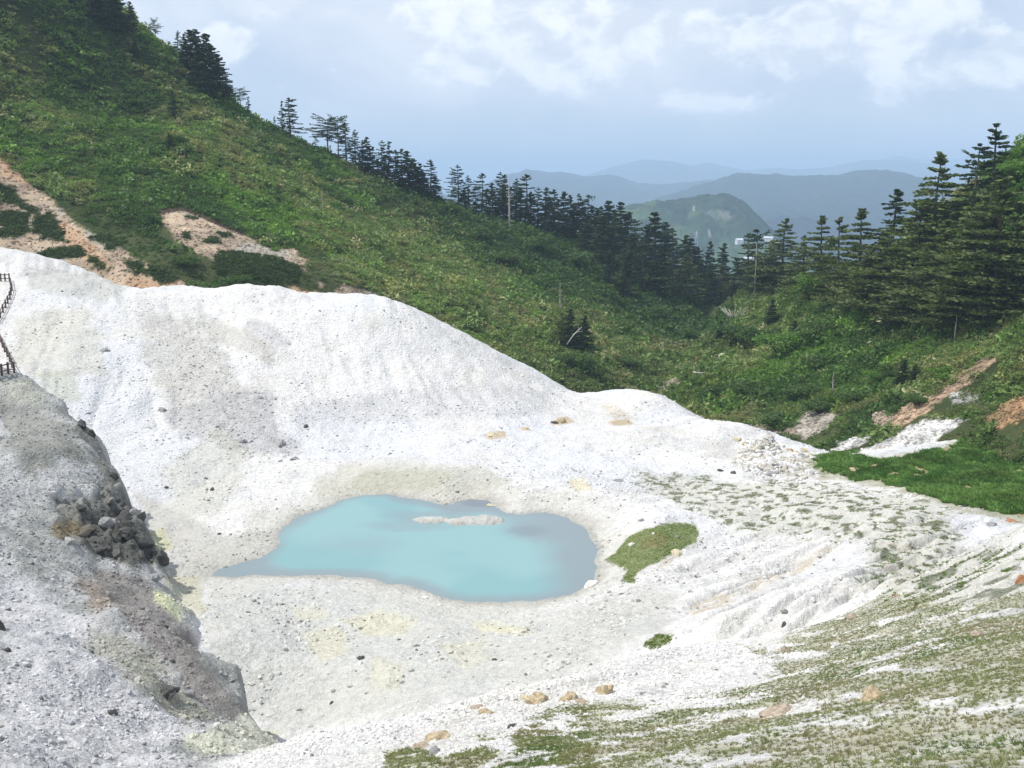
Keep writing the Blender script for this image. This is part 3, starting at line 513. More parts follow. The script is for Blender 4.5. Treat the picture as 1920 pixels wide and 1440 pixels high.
def ridge(name, prof, d, width, base, rough, seed, spread=1.0):
    pts = np.array([P(a, b, d) for a, b in prof]); X0 = np.linspace(pts[0, 0], pts[-1, 0], 520)
    H = np.interp(X0, pts[:, 0], pts[:, 2]); k = np.hanning(15); k /= k.sum(); H = np.convolve(np.pad(H, 7, 'edge'), k, 'valid')
    Y0 = d + np.linspace(-width, width * 1.2, 130); XX, YY = np.meshgrid(X0, Y0)
    tt = (YY - d) / width
    prof_y = np.exp(-np.abs(tt) ** 1.5 * 2.0); n = fbm(XX, YY, width * 0.45, 5, seed) - 0.5; n_s = fbm(XX, YY * 0.35, width * 0.22, 4, seed + 5) - 0.5
    Zr = base + (H[None] - base) * np.clip(prof_y + (0.5 * n + 0.45 * n_s) * sstep(np.abs(tt), 0.02, 0.5), 0, 1.1) + rough * (fbm(XX, YY, width * 0.05, 3, seed + 3) - .5)
    ex = np.minimum(1, np.minimum(np.arange(520), np.arange(520)[::-1]) / 40.0); Zr = base - 20 + (Zr - base + 20) * sstep(ex, 0, 1)[None]
    me = np_mesh(name, np.c_[XX.ravel(), YY.ravel(), Zr.ravel()], grid_faces(130, 520), M_far); return tag(add_obj(name, me), kind='structure')
FAR_Z = -190.0
ridge('hills', [(500,420),(700,392),(820,368),(900,348),(940,332),(985,318),(1060,324),(1100,333),(1140,326),(1200,345),(1260,346),(1320,337),(1400,340),(1500,352),(1700,372),(1900,390)], 6600, 1500, FAR_Z, 26, 301)
ridge('hills', [(1060,430),(1180,395),(1250,368),(1320,345),(1370,328),(1400,323),(1440,327),(1500,330),(1560,329),(1620,319),(1680,322),(1740,338),(1830,352),(1960,345),(2200,330),(2500,350)], 4700, 1150, FAR_Z, 24, 311)
ridge('mountains', [(820,375),(950,355),(1050,345),(1100,328),(1150,312),(1210,298),(1260,303),(1300,312),(1325,303),(1350,311),(1400,320),(1450,314),(1500,318),(1560,312),(1620,300),(1680,299),(1740,308),(1800,313),(1850,304),(1960,302),(2200,330)], 11500, 2600, FAR_Z, 10, 321)
ridge('mountains', [(1400,345),(1540,322),(1640,302),(1680,292),(1720,298),(1780,300),(1850,286),(1920,275),(2050,262),(2200,285),(2500,340)], 15500, 3000, FAR_Z, 10, 331)
# plain between and behind
gy_ = np.r_[np.linspace(-400, 380, 14), np.geomspace(420, 26000, 90)]; gx_ = np.linspace(-1, 1, 90)
XX, YY = np.meshgrid(gx_, gy_); XX = XX * (np.abs(YY) * 1.0 + 900)
ZZ = np.where(YY < 420, -125, FAR_Z + 65 * (1 - sstep(YY, 420, 1500))) + 30 * (fbm(XX, YY, 900, 4, 341) - .5) * sstep(YY, 500, 1500)
tag(add_obj('valley_floor', np_mesh('valley_floor', np.c_[XX.ravel(), YY.ravel(), ZZ.ravel()], grid_faces(len(gy_), 90), M_far)), kind='structure')
# the flat-topped hill with a cliff
MD = 2100.0
prof = np.array([P(a, b, MD) for a, b in [(1020,450),(1090,420),(1140,398),(1180,386),(1230,377),(1260,376),(1300,370),(1330,364),(1355,364),(1380,369),(1398,381),(1415,398),(1435,420),(1455,436),(1500,462),(1560,480)]])
X0 = np.linspace(prof[0, 0], prof[-1, 0], 420); H = np.interp(X0, prof[:, 0], prof[:, 2]); H = np.convolve(np.pad(H, 6, 'edge'), np.hanning(13) / np.hanning(13).sum(), 'valid')
Y0 = MD + np.linspace(-330, 330, 260); XX, YY = np.meshgrid(X0, Y0); tt = (YY - MD) / 300
n = fbm(XX, YY, 130, 5, 351) - 0.5; n_s = fbm(XX, YY * 0.4, 40, 4, 352) - .5
ZM = -175 + (H[None] + 175) * np.clip(np.exp(-np.abs(tt) ** 1.7 * 2.2) + (0.42 * n + 0.30 * n_s) * sstep(np.abs(tt), 0.02, 0.4), 0, 1.05) + 11.0 * (fbm(XX, YY, 14, 3, 353, .6) - .5)
cmx = P(1345, 400, MD)[0]
mpx, mpy = proj(np.c_[XX.ravel(), YY.ravel(), ZM.ravel()])
cliff = poly_sd(mpx + 8 * (fbm(XX.ravel(), YY.ravel(), 14, 3, 355) - .5), mpy + 10 * (fbm(XX.ravel() * 2.2, YY.ravel(), 16, 3, 356) - .5), [(1322,396),(1345,392),(1368,398),(1372,408),(1350,411),(1335,408)])
CM = np.tile(np.array((0.022, 0.046, 0.014)), (XX.size, 1)) * (0.6 + 1.8 * (fbm(XX.ravel(), YY.ravel(), 16, 4, 357) - .35))[:, None]
CM = lerp(CM, (0.075, 0.12, 0.035), 0.7 * sstep(fbm(XX.ravel(), YY.ravel(), 120, 3, 358) + (mpx < 1230) * 0.12, 0.5, 0.6))
front = (YY.ravel() < MD)
CM = lerp(CM, (0.20, 0.19, 0.18), 0.65 * sstep(cliff, -1.5, 2) * front * sstep(fbm(XX.ravel() * 2.5, YY.ravel() * .5, 12, 3, 359), .38, .5))
for q in ([(1299,386),(1303,386),(1302,396),(1299,395)], [(1327,433),(1330,430),(1334,444),(1329,444)]):
    CM = lerp(CM, (0.32, 0.31, 0.27), 0.8 * sstep(poly_sd(mpx, mpy, q), -1.5, 1) * front)
m_mesa = soil_material('mesa_cover', 1.0, 0.25)
me = np_mesh('flat_topped_hill', np.c_[XX.ravel(), YY.ravel(), ZM.ravel()], grid_faces(260, 420), m_mesa); vcol(me, np.clip(CM, .01, .8)); tag(add_obj('hill', me), kind='structure')

# ------------------------------------------------------------------ haze
bm = bmesh.new(); bmesh.ops.create_cube(bm, size=1.0)
hz = bpy.data.meshes.new('haze'); bm.to_mesh(hz); bm.free(); ho = add_obj('haze', hz)
HB = (-28000, 28000, -1500, 27000, -215, 330)
ho.location = ((HB[0] + HB[1]) / 2, (HB[2] + HB[3]) / 2, (HB[4] + HB[5]) / 2); ho.scale = (HB[1] - HB[0], HB[3] - HB[2], HB[5] - HB[4])
mh = bpy.data.materials.new('haze_air'); mh.use_nodes = True; mh.node_tree.nodes.clear(); t = NT(mh.node_tree)
pv = t.node('ShaderNodeVolumePrincipled', i_Density=0.00021); pv.inputs['Color'].default_value = rgb(0.58, 0.77, 1.0); pv.inputs['Anisotropy'].default_value = 0.0
o = t.node('ShaderNodeOutputMaterial'); t.l.new(pv.outputs[0], o.inputs['Volume'])
hz.materials.append(mh); tag(ho, kind='stuff')
scene.cycles.volume_bounces = 2
scene.cycles.max_bounces = 6; scene.cycles.diffuse_bounces = 3; scene.cycles.use_denoising = True
# ------------------------------------------------------------------ scatter by geometry nodes
def leaf_material(name, base=(0.05, 0.09, 0.02), rough=0.6, var=0.35, trans=0.35, use_tint=True):
    m = bpy.data.materials.new(name); m.use_nodes = True; m.node_tree.nodes.clear(); t = NT(m.node_tree)
    if use_tint: col = t.node('ShaderNodeAttribute', attribute_type='INSTANCER', attribute_name='tint').outputs['Color']
    else: col = t.node('ShaderNodeRGB').outputs[0]; col.default_value = rgb(*base)
    at = t.node('ShaderNodeAttribute', attribute_name='shade')          # each leaf its own tone
    k = t.math('ADD', 1.0 - var, t.math('MULTIPLY', at.outputs['Fac'], 2 * var))
    col = t.mix(1.0, col, t.node('ShaderNodeCombineColor', i_0=k, i_1=k, i_2=k).outputs[0], 'MULTIPLY')
    b = t.node('ShaderNodeBsdfPrincipled', i_Roughness=rough); b.inputs['Specular IOR Level'].default_value = 0.25; t.l.new(col, b.inputs['Base Color'])
    tr = t.node('ShaderNodeBsdfTranslucent'); t.l.new(t.mix(1.0, col, rgb(1.0, 1.15, 0.5), 'MULTIPLY'), tr.inputs[0])
    mx = t.node('ShaderNodeMixShader', i_0=trans); t.l.new(b.outputs[0], mx.inputs[1]); t.l.new(tr.outputs[0], mx.inputs[2])
    o = t.node('ShaderNodeOutputMaterial'); t.l.new(mx.outputs[0], o.inputs[0]); return m
def plain(name, col, rough=0.9, var=0.3, scale=3.0, tint=False, bump=0.4):
    m = bpy.data.materials.new(name); m.use_nodes = True; m.node_tree.nodes.clear(); t = NT(m.node_tree)
    pos = t.node('ShaderNodeTexCoord').outputs['Object']; n = t.noise(pos, scale, 6, 0.65)
    if tint: c = t.node('ShaderNodeAttribute', attribute_type='INSTANCER', attribute_name='tint').outputs['Color']
    else: c = rgb(*col)
    k = t.ss(n, 0.3, 0.7, 1 - var, 1 + var)
    c = t.mix(1.0, c, t.node('ShaderNodeCombineColor', i_0=k, i_1=k, i_2=k).outputs[0], 'MULTIPLY')
    b = t.node('ShaderNodeBsdfPrincipled', i_Roughness=rough); b.inputs['Specular IOR Level'].default_value = 0.2; t.l.new(c, b.inputs['Base Color'])
    bp = t.node('ShaderNodeBump', i_Strength=bump, i_Distance=0.1, i_Height=n); t.l.new(bp.outputs[0], b.inputs['Normal'])
    o = t.node('ShaderNodeOutputMaterial'); t.l.new(b.outputs[0], o.inputs[0]); return m

def scatter(name, pts, rot, scl, tint, variants):
    """one stuff object: variants instanced on points"""
    n = len(pts); me = bpy.data.meshes.new(name); me.vertices.add(n); me.vertices.foreach_set('co', np.asarray(pts, np.float32).ravel())
    a = me.attributes.new('rot', 'FLOAT_VECTOR', 'POINT'); a.data.foreach_set('vector', np.asarray(rot, np.float32).ravel())
    a = me.attributes.new('scl', 'FLOAT_VECTOR', 'POINT'); a.data.foreach_set('vector', np.asarray(scl, np.float32).ravel())
    a = me.attributes.new('tint', 'FLOAT_COLOR', 'POINT'); a.data.foreach_set('color', np.c_[tint, np.ones(n)].astype(np.float32).ravel())
    a = me.attributes.new('pick', 'INT', 'POINT'); a.data.foreach_set('value', RNG.integers(0, len(variants), n).astype(np.int32))
    o = bpy.data.objects.new(name, me); COL.objects.link(o); tag(o, kind='stuff')
    vc = bpy.data.collections.new(name + '_pieces')
    for vm in variants: vc.objects.link(bpy.data.objects.new(name + '_piece', vm))
    ng = bpy.data.node_groups.new(name + '_scatter', 'GeometryNodeTree')
    ng.interface.new_socket('Geometry', in_out='INPUT', socket_type='NodeSocketGeometry'); ng.interface.new_socket('Geometry', in_out='OUTPUT', socket_type='NodeSocketGeometry')
    N = ng.nodes; L = ng.links; gi = N.new('NodeGroupInput'); go = N.new('NodeGroupOutput')
    ci = N.new('GeometryNodeCollectionInfo'); ci.inputs['Collection'].default_value = vc; ci.inputs['Separate Children'].default_value = True; ci.inputs['Reset Children'].default_value = True
    ip = N.new('GeometryNodeInstanceOnPoints'); ip.inputs['Pick Instance'].default_value = True
    def attr(nm, dt): a = N.new('GeometryNodeInputNamedAttribute'); a.data_type = dt; a.inputs[0].default_value = nm; return a.outputs[0]
    e2r = N.new('FunctionNodeEulerToRotation'); L.new(attr('rot', 'FLOAT_VECTOR'), e2r.inputs[0])
    L.new(gi.outputs[0], ip.inputs['Points']); L.new(ci.outputs[0], ip.inputs['Instance']); L.new(attr('pick', 'INT'), ip.inputs['Instance Index'])
    L.new(e2r.outputs[0], ip.inputs['Rotation']); L.new(attr('scl', 'FLOAT_VECTOR'), ip.inputs['Scale']); L.new(ip.outputs[0], go.inputs[0])
    md = o.modifiers.new('scatter', 'NODES'); md.node_group = ng; return o

def cards(centers, dirs, length, width, rng, up_bias=0.0):
    """leaf shaped quads: centres (n,3), direction of each leaf"""
    n = len(centers); d = dirs / np.linalg.norm(dirs, axis=1, keepdims=True)
    r = rng.normal(size=(n, 3)); s = np.cross(d, r); s /= np.maximum(np.linalg.norm(s, axis=1, keepdims=True), 1e-6)
    L_ = (length * rng.uniform(0.6, 1.3, n))[:, None]; W_ = (width * rng.uniform(0.7, 1.2, n))[:, None]
    v = np.stack([centers - d * L_ * 0.5, centers + s * W_ * 0.5, centers + d * L_ * 0.5, centers - s * W_ * 0.5], 1).reshape(-1, 3)
    return v, np.arange(4 * n).reshape(n, 4)
def leaf_mesh(name, v, q, mat, rng):
    me = np_mesh(name, v, q, mat, smooth=False); sh = np.repeat(rng.uniform(0, 1, len(q)), 4); vfloat(me, sh, 'shade'); return me
M_leaf = leaf_material('shrub_leaves')
def shrub_variant(k, n=70, leaf=0.30):
    r = np.random.default_rng(400 + k); a = r.uniform(0, 2 * math.pi, n); ph = np.arccos(r.uniform(0.0, 1, n)); rad = r.uniform(0.55, 1.0, n) * (1 + 0.25 * np.sin(3 * a + k))
    c = np.c_[np.cos(a) * np.sin(ph), np.sin(a) * np.sin(ph), np.cos(ph) * 0.75] * rad[:, None]
    d = c * 0.6 + r.normal(size=(n, 3)) * 0.7; v, q = cards(c, d, leaf * 1.3, leaf * 0.75, r); return leaf_mesh('shrub_piece', v, q, M_leaf, r)
def sasa_variant(k, n=60):
    r = np.random.default_rng(430 + k); a = r.uniform(0, 2 * math.pi, n); rr = np.sqrt(r.uniform(0, 1, n))
    c = np.c_[np.cos(a) * rr, np.sin(a) * rr, r.uniform(0.15, 0.75, n)]
    d = np.c_[np.cos(a + r.normal(size=n)), np.sin(a + r.normal(size=n)), r.uniform(-0.5, 0.9, n)]; v, q = cards(c, d, 0.48, 0.16, r); return leaf_mesh('bamboo_grass_piece', v, q, M_leaf, r)
V_shrub = [shrub_variant(k) for k in range(5)]; V_sasa = [sasa_variant(k) for k in range(4)]

def scatter_hill(S, p_paint, soil, n, box, seed):
    r = np.random.default_rng(seed); X_ = S.X; Y_ = S.Y
    s0, s1, y0, y1 = box
    yy = np.sqrt(r.uniform(y0 ** 2, y1 ** 2, n)); ss_ = r.uniform(s0, s1, n); xx = ss_ * (yy + 6); zz = S.at(xx, yy)
    j = np.clip(np.searchsorted(S.sv, ss_), 0, len(S.sv) - 1); i = np.clip(np.searchsorted(S.yv, yy), 0, len(S.yv) - 1)
    so2 = soil.reshape(S.X.shape); so = so2[i, j]
    for dy in (1.5, 3.0):
        i2 = np.clip(np.searchsorted(S.yv, yy + dy), 0, len(S.yv) - 1); j2 = np.clip(np.searchsorted(S.sv, xx / (yy + dy + 6)), 0, len(S.sv) - 1); so = np.maximum(so, so2[i2, j2] * (0.9 if dy < 2 else 0.6))
    px, py = proj(np.c_[xx, yy, zz])
    k = ((so < 0.2) | ((r.uniform(0, 1, n) < 0.03) & (S is ES))) & (px > -120) & (px < 2040) & (py > -80) & (zz > G.at(xx, yy) - 1.5)
    return xx[k], yy[k], zz[k], px[k], py[k], r
def tints(x, y, px, py, r, bias=0.0):
    a = fbm(x, y, 30, 3, 501); b = fbm(x, y, 8, 3, 502); c = fbm(x, y, 3.0, 2, 503)
    T = np.tile(np.array((0.060, 0.104, 0.026)), (len(x), 1))
    T = lerp(T, (0.085, 0.150, 0.028), sstep(b + 0.3 * (c - .5), 0.52, 0.66))
    T = lerp(T, (0.032, 0.062, 0.017), 0.65 * sstep(fbm(x, y, 7, 3, 504), 0.53, 0.64))
    ye = np.clip(sstep(a + bias + 0.35 * (c - .5), 0.44, 0.62), 0, 1)
    T = lerp(T, (0.120, 0.158, 0.056), 0.62 * ye); T = lerp(T, (0.165, 0.130, 0.065), 0.45 * ye * sstep(c + 0.3 * (b - .5), 0.56, 0.68)); T = lerp(T, (0.24, 0.23, 0.13), 0.7 * (r.uniform(0, 1, len(x)) < 0.03 + 0.08 * ye))
    return (1.7 + np.asarray(bias)[:, None] * 1.8) * T * r.uniform(0.72, 1.28, (len(x), 1))
def rots(r, n, tilt=0.25): return np.c_[r.normal(size=n) * tilt, r.normal(size=n) * tilt, r.uniform(0, 6.28, n)]

for S, pp, so, n, box, seed, b0 in [(DS, pd, soilD, 120000, (-0.66, 0.30, 118, 345), 601, 0.0), (ES, pe, soilE, 62000, (0.13, 0.64, 88, 250), 602, 0.07)]:
    x, y, z, px, py, r = scatter_hill(S, pp, so, n, box, seed)
    # yellow-brown bamboo grass lies in a band low on the left slope and on the right slope below the conifers
    band = np.zeros(len(x))
    for q in ([(300,220),(560,330),(760,420),(900,520),(1040,620),(1120,720),(1000,690),(860,620),(700,560),(560,440),(420,400),(250,330)], [(0,160),(250,280),(330,380),(120,360),(0,280)], [(1560,640),(1700,600),(1920,600),(1920,740),(1760,740),(1640,720),(1480,740)], [(1380,650),(1480,590),(1520,640),(1420,700)]):
        band = np.maximum(band, sstep(poly_sd(px, py, q), -50, 50))
    dark = sstep(poly_sd(px, py, [(700,330),(900,380),(1100,440),(1380,500),(1380,640),(1250,640),(1060,560),(860,440),(700,380)]), -30, 30)
    fringe = sstep(poly_sd(px, py, [(150,395),(300,400),(340,480),(400,490),(620,520),(640,550),(400,548),(300,500),(200,440)]), -14, 12)
    T = tints(x, y, px, py, r, 0.16 * band - 0.14 * dark - 0.02 + b0)
    T = lerp(T, (0.055, 0.105, 0.030), 0.72 * dark); T = lerp(T, (0.040, 0.085, 0.020), 0.7 * fringe)
    if S is ES: T = lerp(T, (0.085, 0.165, 0.028), 0.5 * sstep(fbm(x, y, 9, 3, 511), 0.5, 0.62) * (1 - band)); T = lerp(T, (0.10, 0.20, 0.03), 0.8 * sstep(poly_sd(px, py, [(1840,270),(1960,250),(1960,560),(1900,520),(1870,400)]), -10, 10))
    big = r.uniform(0, 1, len(x)) < 0.04 + 0.12 * dark
    sasa = (r.uniform(0, 1, len(x)) < 0.25 + 0.6 * band) & ~big
    sc = np.where(big, r.uniform(1.3, 2.4, len(x)), np.where(sasa, r.uniform(0.5, 0.95, len(x)), r.uniform(0.4, 1.05, len(x))))
    near_s = np.maximum(np.clip((so.reshape(S.X.shape)[np.clip(np.searchsorted(S.yv, y), 0, len(S.yv) - 1), np.clip(np.searchsorted(S.sv, x / (y + 6)), 0, len(S.sv) - 1)]), 0, 1), sstep(poly_sd(px, py, [(0,330),(200,400),(340,480),(600,470),(680,560),(300,560),(0,560)]), -10, 10) if S is DS else 0)
    sc = sc * (1 - 0.6 * near_s) * np.where(y < 135, 0.75, 1.0)
    P3 = np.c_[x, y, z - 0.05 * sc]; sv3 = np.c_[sc, sc, sc * r.uniform(0.7, 1.1, len(x))]
    for nm, msk, vv in (('bamboo_grass', sasa, V_sasa), ('shrub_cover', ~sasa, V_shrub)):
        scatter(nm, P3[msk], rots(r, msk.sum()), sv3[msk], T[msk], vv)

# low mats of creeping pine on the bare soil
r = np.random.default_rng(640); idx = np.nonzero((vegD0 > 0.5) & (pd.y < 200))[0]; idx = r.choice(idx, min(len(idx) * 3, 9000))
mx_ = pd.x[idx] + r.normal(size=len(idx)) * 0.25; my_ = pd.y[idx] + r.normal(size=len(idx)) * 0.25; ms_ = r.uniform(0.25, 0.6, len(idx))
scatter('creeping_pine', np.c_[mx_, my_, DS.at(mx_, my_) - 0.03], rots(r, len(idx)), np.c_[ms_, ms_, ms_ * 0.8], np.tile((0.060, 0.092, 0.032), (len(idx), 1)) * r.uniform(0.6, 1.5, (len(idx), 1)), V_shrub)
# ------------------------------------------------------------------ stones as gravel
def rock_mesh(name, seed, sub=1, mat=None, flat=0.7, rough=0.28, smooth=False):
    r = np.random.default_rng(seed); bm = bmesh.new(); bmesh.ops.create_icosphere(bm, subdivisions=sub, radius=1.0)
    ax = r.uniform(0.75, 1.25, 3); ax[2] *= flat
    planes = [(Vector(r.normal(size=3)).normalized(), r.uniform(0.55, 0.85)) for _ in range(6)]
    for v in bm.verts:
        c = v.co.copy(); k = 1 + rough * (float(fbm(np.array([c.x * 1.3 + seed * 3.1]), np.array([c.y * 1.3 + c.z * 1.7]), 0.9, 3, seed)[0]) - 0.5) * 2
        c *= k
        for nrm, dd in planes:
            e = c.dot(nrm) - dd
            if e > 0: c -= nrm * e * 0.85
        v.co = Vector((c.x * ax[0], c.y * ax[1], c.z * ax[2]))
    me = bpy.data.meshes.new(name); bm.to_mesh(me); bm.free()
    if mat: me.materials.append(mat)
    if smooth: me.polygons.foreach_set('use_smooth', [True] * len(me.polygons))
    return me
M_stone = plain('gravel_stone', None, 0.95, 0.18, 2.0, tint=True)
V_stone = [rock_mesh('gravel_piece', 700 + k, 1, M_stone, 0.62) for k in range(7)]
def ground_color(x, y):
    sx_ = x / (y + 6.0); j = np.clip(np.searchsorted(sv, sx_), 0, len(sv) - 1); i = np.clip(np.searchsorted(yv, y), 0, len(yv) - 1); return i * len(sv) + j
def gravel(name, n, y0, y1, s0, s1, smin, smax, dens, seed, darkf=0.06, power=2.6, lift=0.25):
    r = np.random.default_rng(seed); yy = np.sqrt(r.uniform(y0 ** 2, y1 ** 2, n)); xx = r.uniform(s0, s1, n) * (yy + 6)
    k = r.uniform(0, 1, n) < dens(xx, yy); xx, yy = xx[k], yy[k]; n = len(xx); idx = ground_color(xx, yy)
    u = r.uniform(0, 1, n); s_ = smin + (smax - smin) * u ** power
    T = C[idx] * r.uniform(0.82, 1.15, (n, 1)); dk = r.uniform(0, 1, n) < darkf; T[dk] = T[dk] * r.uniform(0.3, 0.65, (dk.sum(), 1))
    T = np.clip(T, 0.03, 0.76); s_ = s_ * np.clip(yy / 24.0, 0.45, 1)
    scatter(name, np.c_[xx, yy, G.at(xx, yy) + s_ * (lift - 0.3)], rots(r, n, 0.5), np.c_[s_, s_, s_], T, V_stone)
def flat_m(m): return m.ravel()
land = (sdv > 0.1)
mA = flat_m(isA * land * (1 - np.clip(m_wet + m_p1, 0, 1))); mB = flat_m(isB); mC = flat_m(isC)
z1 = np.maximum.reduce([pg.poly([(310,775),(400,740),(500,735),(520,790),(570,850),(480,850),(380,830),(310,800)], 14, 16, bA), 0.8 * pg.poly([(270,590),(400,600),(440,700),(500,780),(480,800),(330,790),(280,680)], 20, 20, bA), 0.7 * pg.poly([(530,730),(900,715),(1040,740),(1000,780),(700,790),(560,800)], 12, 14, bA),
                        0.5 * pg.poly([(100,580),(300,640),(320,760),(420,860),(300,880),(150,700)], 20, 20, bA)])
z2 = np.maximum(pg.poly([(950,880),(1120,880),(1300,900),(1200,960),(1060,950),(950,930)], 14, 14, bA), pg.poly([(1130,1080),(1300,1010),(1250,1100),(1150,1200),(1050,1250),(1050,1180)], 18, 20, bA))
mixn = fbm(G.X.ravel(), G.Y.ravel(), 3.5, 4, 711)
densA = mA * (0.10 + 0.55 * sstep(mixn, 0.5, 0.68) + 0.7 * z1 + 0.5 * z2)
densW = wet
gravel('gravel', 120000, 36, 125, -0.60, 0.60, 0.03, 0.20, lambda x, y: densA[ground_color(x, y)] * np.clip(70.0 / y, 0.5, 1.2), 721, 0.10, 3.0)
gravel('gravel', 70000, 18, 90, -0.66, -0.05, 0.03, 0.15, lambda x, y: (mB * (0.35 + 0.65 * sstep(mixn, 0.42, 0.6)))[ground_color(x, y)], 722, 0.14, 3.0)
gravel('gravel', 170000, 6, 46, -0.60, 0.66, 0.012, 0.075, lambda x, y: (mC * (0.35 + 0.5 * sstep(mixn, 0.4, 0.6)) * (1 - 0.35 * turf))[ground_color(x, y)] * np.clip(22.0 / y, 0.35, 1.3), 723, 0.04, 2.2)
gravel('gravel', 26000, 12, 30, -0.62, 0.35, 0.015, 0.09, lambda x, y: (np.maximum(mC, mB) * 0.8 * (1 - turf))[ground_color(x, y)], 726, 0.04, 2.0)
gravel('stream_rubble', 26000, 84, 116, 0.15, 0.42, 0.10, 0.50, lambda x, y: densW[ground_color(x, y)], 724, 0.10, 2.0)
gravel('crag_rubble', 1300, 50, 76, -0.62, -0.28, 0.06, 0.5, lambda x, y: sstep(-poly_sd(x, y, crag_poly) * -1, -1.0, 1.0), 725, 0.4, 2.2)
crest_r = pg.poly([(540,1372),(760,1340),(1060,1262),(1080,1280),(900,1330),(760,1365),(540,1395)], 10, 10, bC)
gravel('gravel', 16000, 16, 30, -0.3, 0.12, 0.03, 0.10, lambda x, y: (crest_r * mC)[ground_color(x, y)], 727, 0.03, 1.6)

# stones on the bare scars of the hillsides
for S_, pp_, so_, n_, sd2 in ((ES, pe, soilE, 5000, 731), (DS, pd, soilD, 5000, 732)):
    r = np.random.default_rng(sd2); idx = np.nonzero((so_ > 0.3) & (pp_.y < 190))[0]; idx = r.choice(idx, n_); xx = pp_.x[idx] + r.normal(size=n_) * 0.2; yy = pp_.y[idx] + r.normal(size=n_) * 0.2
    s_ = 0.05 + 0.30 * r.uniform(0, 1, n_) ** 3; CC = (CE if S_ is ES else CD)[idx]; T = np.clip(CC * r.uniform(0.55, 1.3, (n_, 1)), .03, .7)
    scatter('scar_stones', np.c_[xx, yy, S_.at(xx, yy)], rots(r, n_, 0.5), np.c_[s_, s_, s_], T, V_stone)
# ------------------------------------------------------------------ grass
M_grass = leaf_material('grass_blades', trans=0.3, var=0.35)
def tuft_variant(k, n=16, wide=0.10, h=1.0):
    r = np.random.default_rng(800 + k); a = r.uniform(0, 6.28, n); b0 = np.c_[np.cos(a), np.sin(a), np.zeros(n)] * r.uniform(0, 0.35, (n, 1))
    lean = np.c_[np.cos(a), np.sin(a), np.zeros(n)] * r.uniform(0.1, 0.65, (n, 1)); hh = h * r.uniform(0.55, 1.1, (n, 1)); up = np.array([[0, 0, 1.0]])
    s_ = np.c_[-np.sin(a), np.cos(a), np.zeros(n)] * wide * 0.5; mid = b0 + lean * 0.35 + up * hh * 0.6; tip = b0 + lean + up * hh * 0.95
    v = np.stack([b0 - s_, b0 + s_, mid + s_ * 0.8, tip, mid - s_ * 0.8], 1).reshape(-1, 3)
    me = bpy.data.meshes.new('grass_piece'); me.from_pydata(v.tolist(), [], [tuple(range(5 * i, 5 * i + 5)) for i in range(n)]); me.materials.append(M_grass); me.update()
    vfloat(me, np.repeat(r.uniform(0, 1, n), 5), 'shade'); return me
V_tuft = [tuft_variant(k) for k in range(5)]
def grass(name, n, y0, y1, s0, s1, h0, h1, dens, seed, tone):
    r = np.random.default_rng(seed); yy = np.sqrt(r.uniform(y0 ** 2, y1 ** 2, n)); xx = r.uniform(s0, s1, n) * (yy + 6)
    k = r.uniform(0, 1, n) < dens(xx, yy); xx, yy = xx[k], yy[k]; n = len(xx); h = r.uniform(h0, h1, n)
    scatter(name, np.c_[xx, yy, G.at(xx, yy) - 0.01], rots(r, n, 0.18), np.c_[h * 1.3, h * 1.3, h], tone(xx, yy, r), V_tuft)
def tone_dry(x, y, r):
    b = fbm(x, y, 2.0, 3, 811); T = np.tile(np.array((0.40, 0.42, 0.23)), (len(x), 1)); T = lerp(T, (0.25, 0.33, 0.13), sstep(b, 0.5, 0.6)); T = lerp(T, (0.46, 0.40, 0.27), 0.7 * sstep(fbm(x, y, 1.1, 3, 812), 0.52, 0.64))
    return 0.86 * T * r.uniform(0.75, 1.25, (len(x), 1))
def tone_wet(x, y, r):
    b = 0.5 * fbm(x, y, 5.0, 3, 821) + 0.5 * fbm(x, y, 1.6, 2, 823); T = np.tile(np.array((0.23, 0.38, 0.11)), (len(x), 1)); T = lerp(T, (0.13, 0.26, 0.065), sstep(b, 0.48, 0.6)); T = lerp(T, (0.12, 0.15, 0.04), 0.4 * sstep(fbm(x, y, 3, 3, 822), 0.55, 0.66)); return T * r.uniform(0.75, 1.25, (len(x), 1))
def tone_p1(x, y, r):
    T = np.tile(np.array((0.21, 0.30, 0.065)), (len(x), 1)); T = lerp(T, (0.36, 0.35, 0.15), sstep(fbm(x, y, 2.5, 3, 831), 0.48, 0.6) * sstep(y, 62, 64)); return T * r.uniform(0.8, 1.2, (len(x), 1))
grass('turf_grass', 190000, 5, 36, 0.0, 0.66, 0.018, 0.042, lambda x, y: (turf * 1.0 + 0.05 * m_fore)[ground_color(x, y)] * np.clip(16.0 / y, 0.4, 1.0), 841, tone_dry)
grass('turf_grass', 26000, 7, 20, -0.25, 0.06, 0.022, 0.05, lambda x, y: turf[ground_color(x, y)], 842, tone_dry)
grass('wetland_grass', 90000, 60, 112, 0.20, 0.66, 0.20, 0.42, lambda x, y: ((m_wet > 0.5) * (fbm(G.X.ravel(), G.Y.ravel(), 3.0, 4, 161) < 0.72))[ground_color(x, y)] * 1.0, 843, tone_wet)
grass('moss_grass', 60000, 50, 72, 0.05, 0.30, 0.02, 0.055, lambda x, y: (m_p1 > 0.5)[ground_color(x, y)] * 1.0, 844, tone_p1)
grass('moss_grass', 14000, 36, 46, 0.05, 0.25, 0.03, 0.09, lambda x, y: (m_p2 > 0.4)[ground_color(x, y)] * 1.0, 845, tone_p1)
grass('sparse_tufts', 90000, 26, 90, 0.05, 0.62, 0.04, 0.10, lambda x, y: (np.clip(tuft, 0, 1) * 0.8 + 0.012 * np.clip(sparse, 0, 1))[ground_color(x, y)], 846, tone_p1)
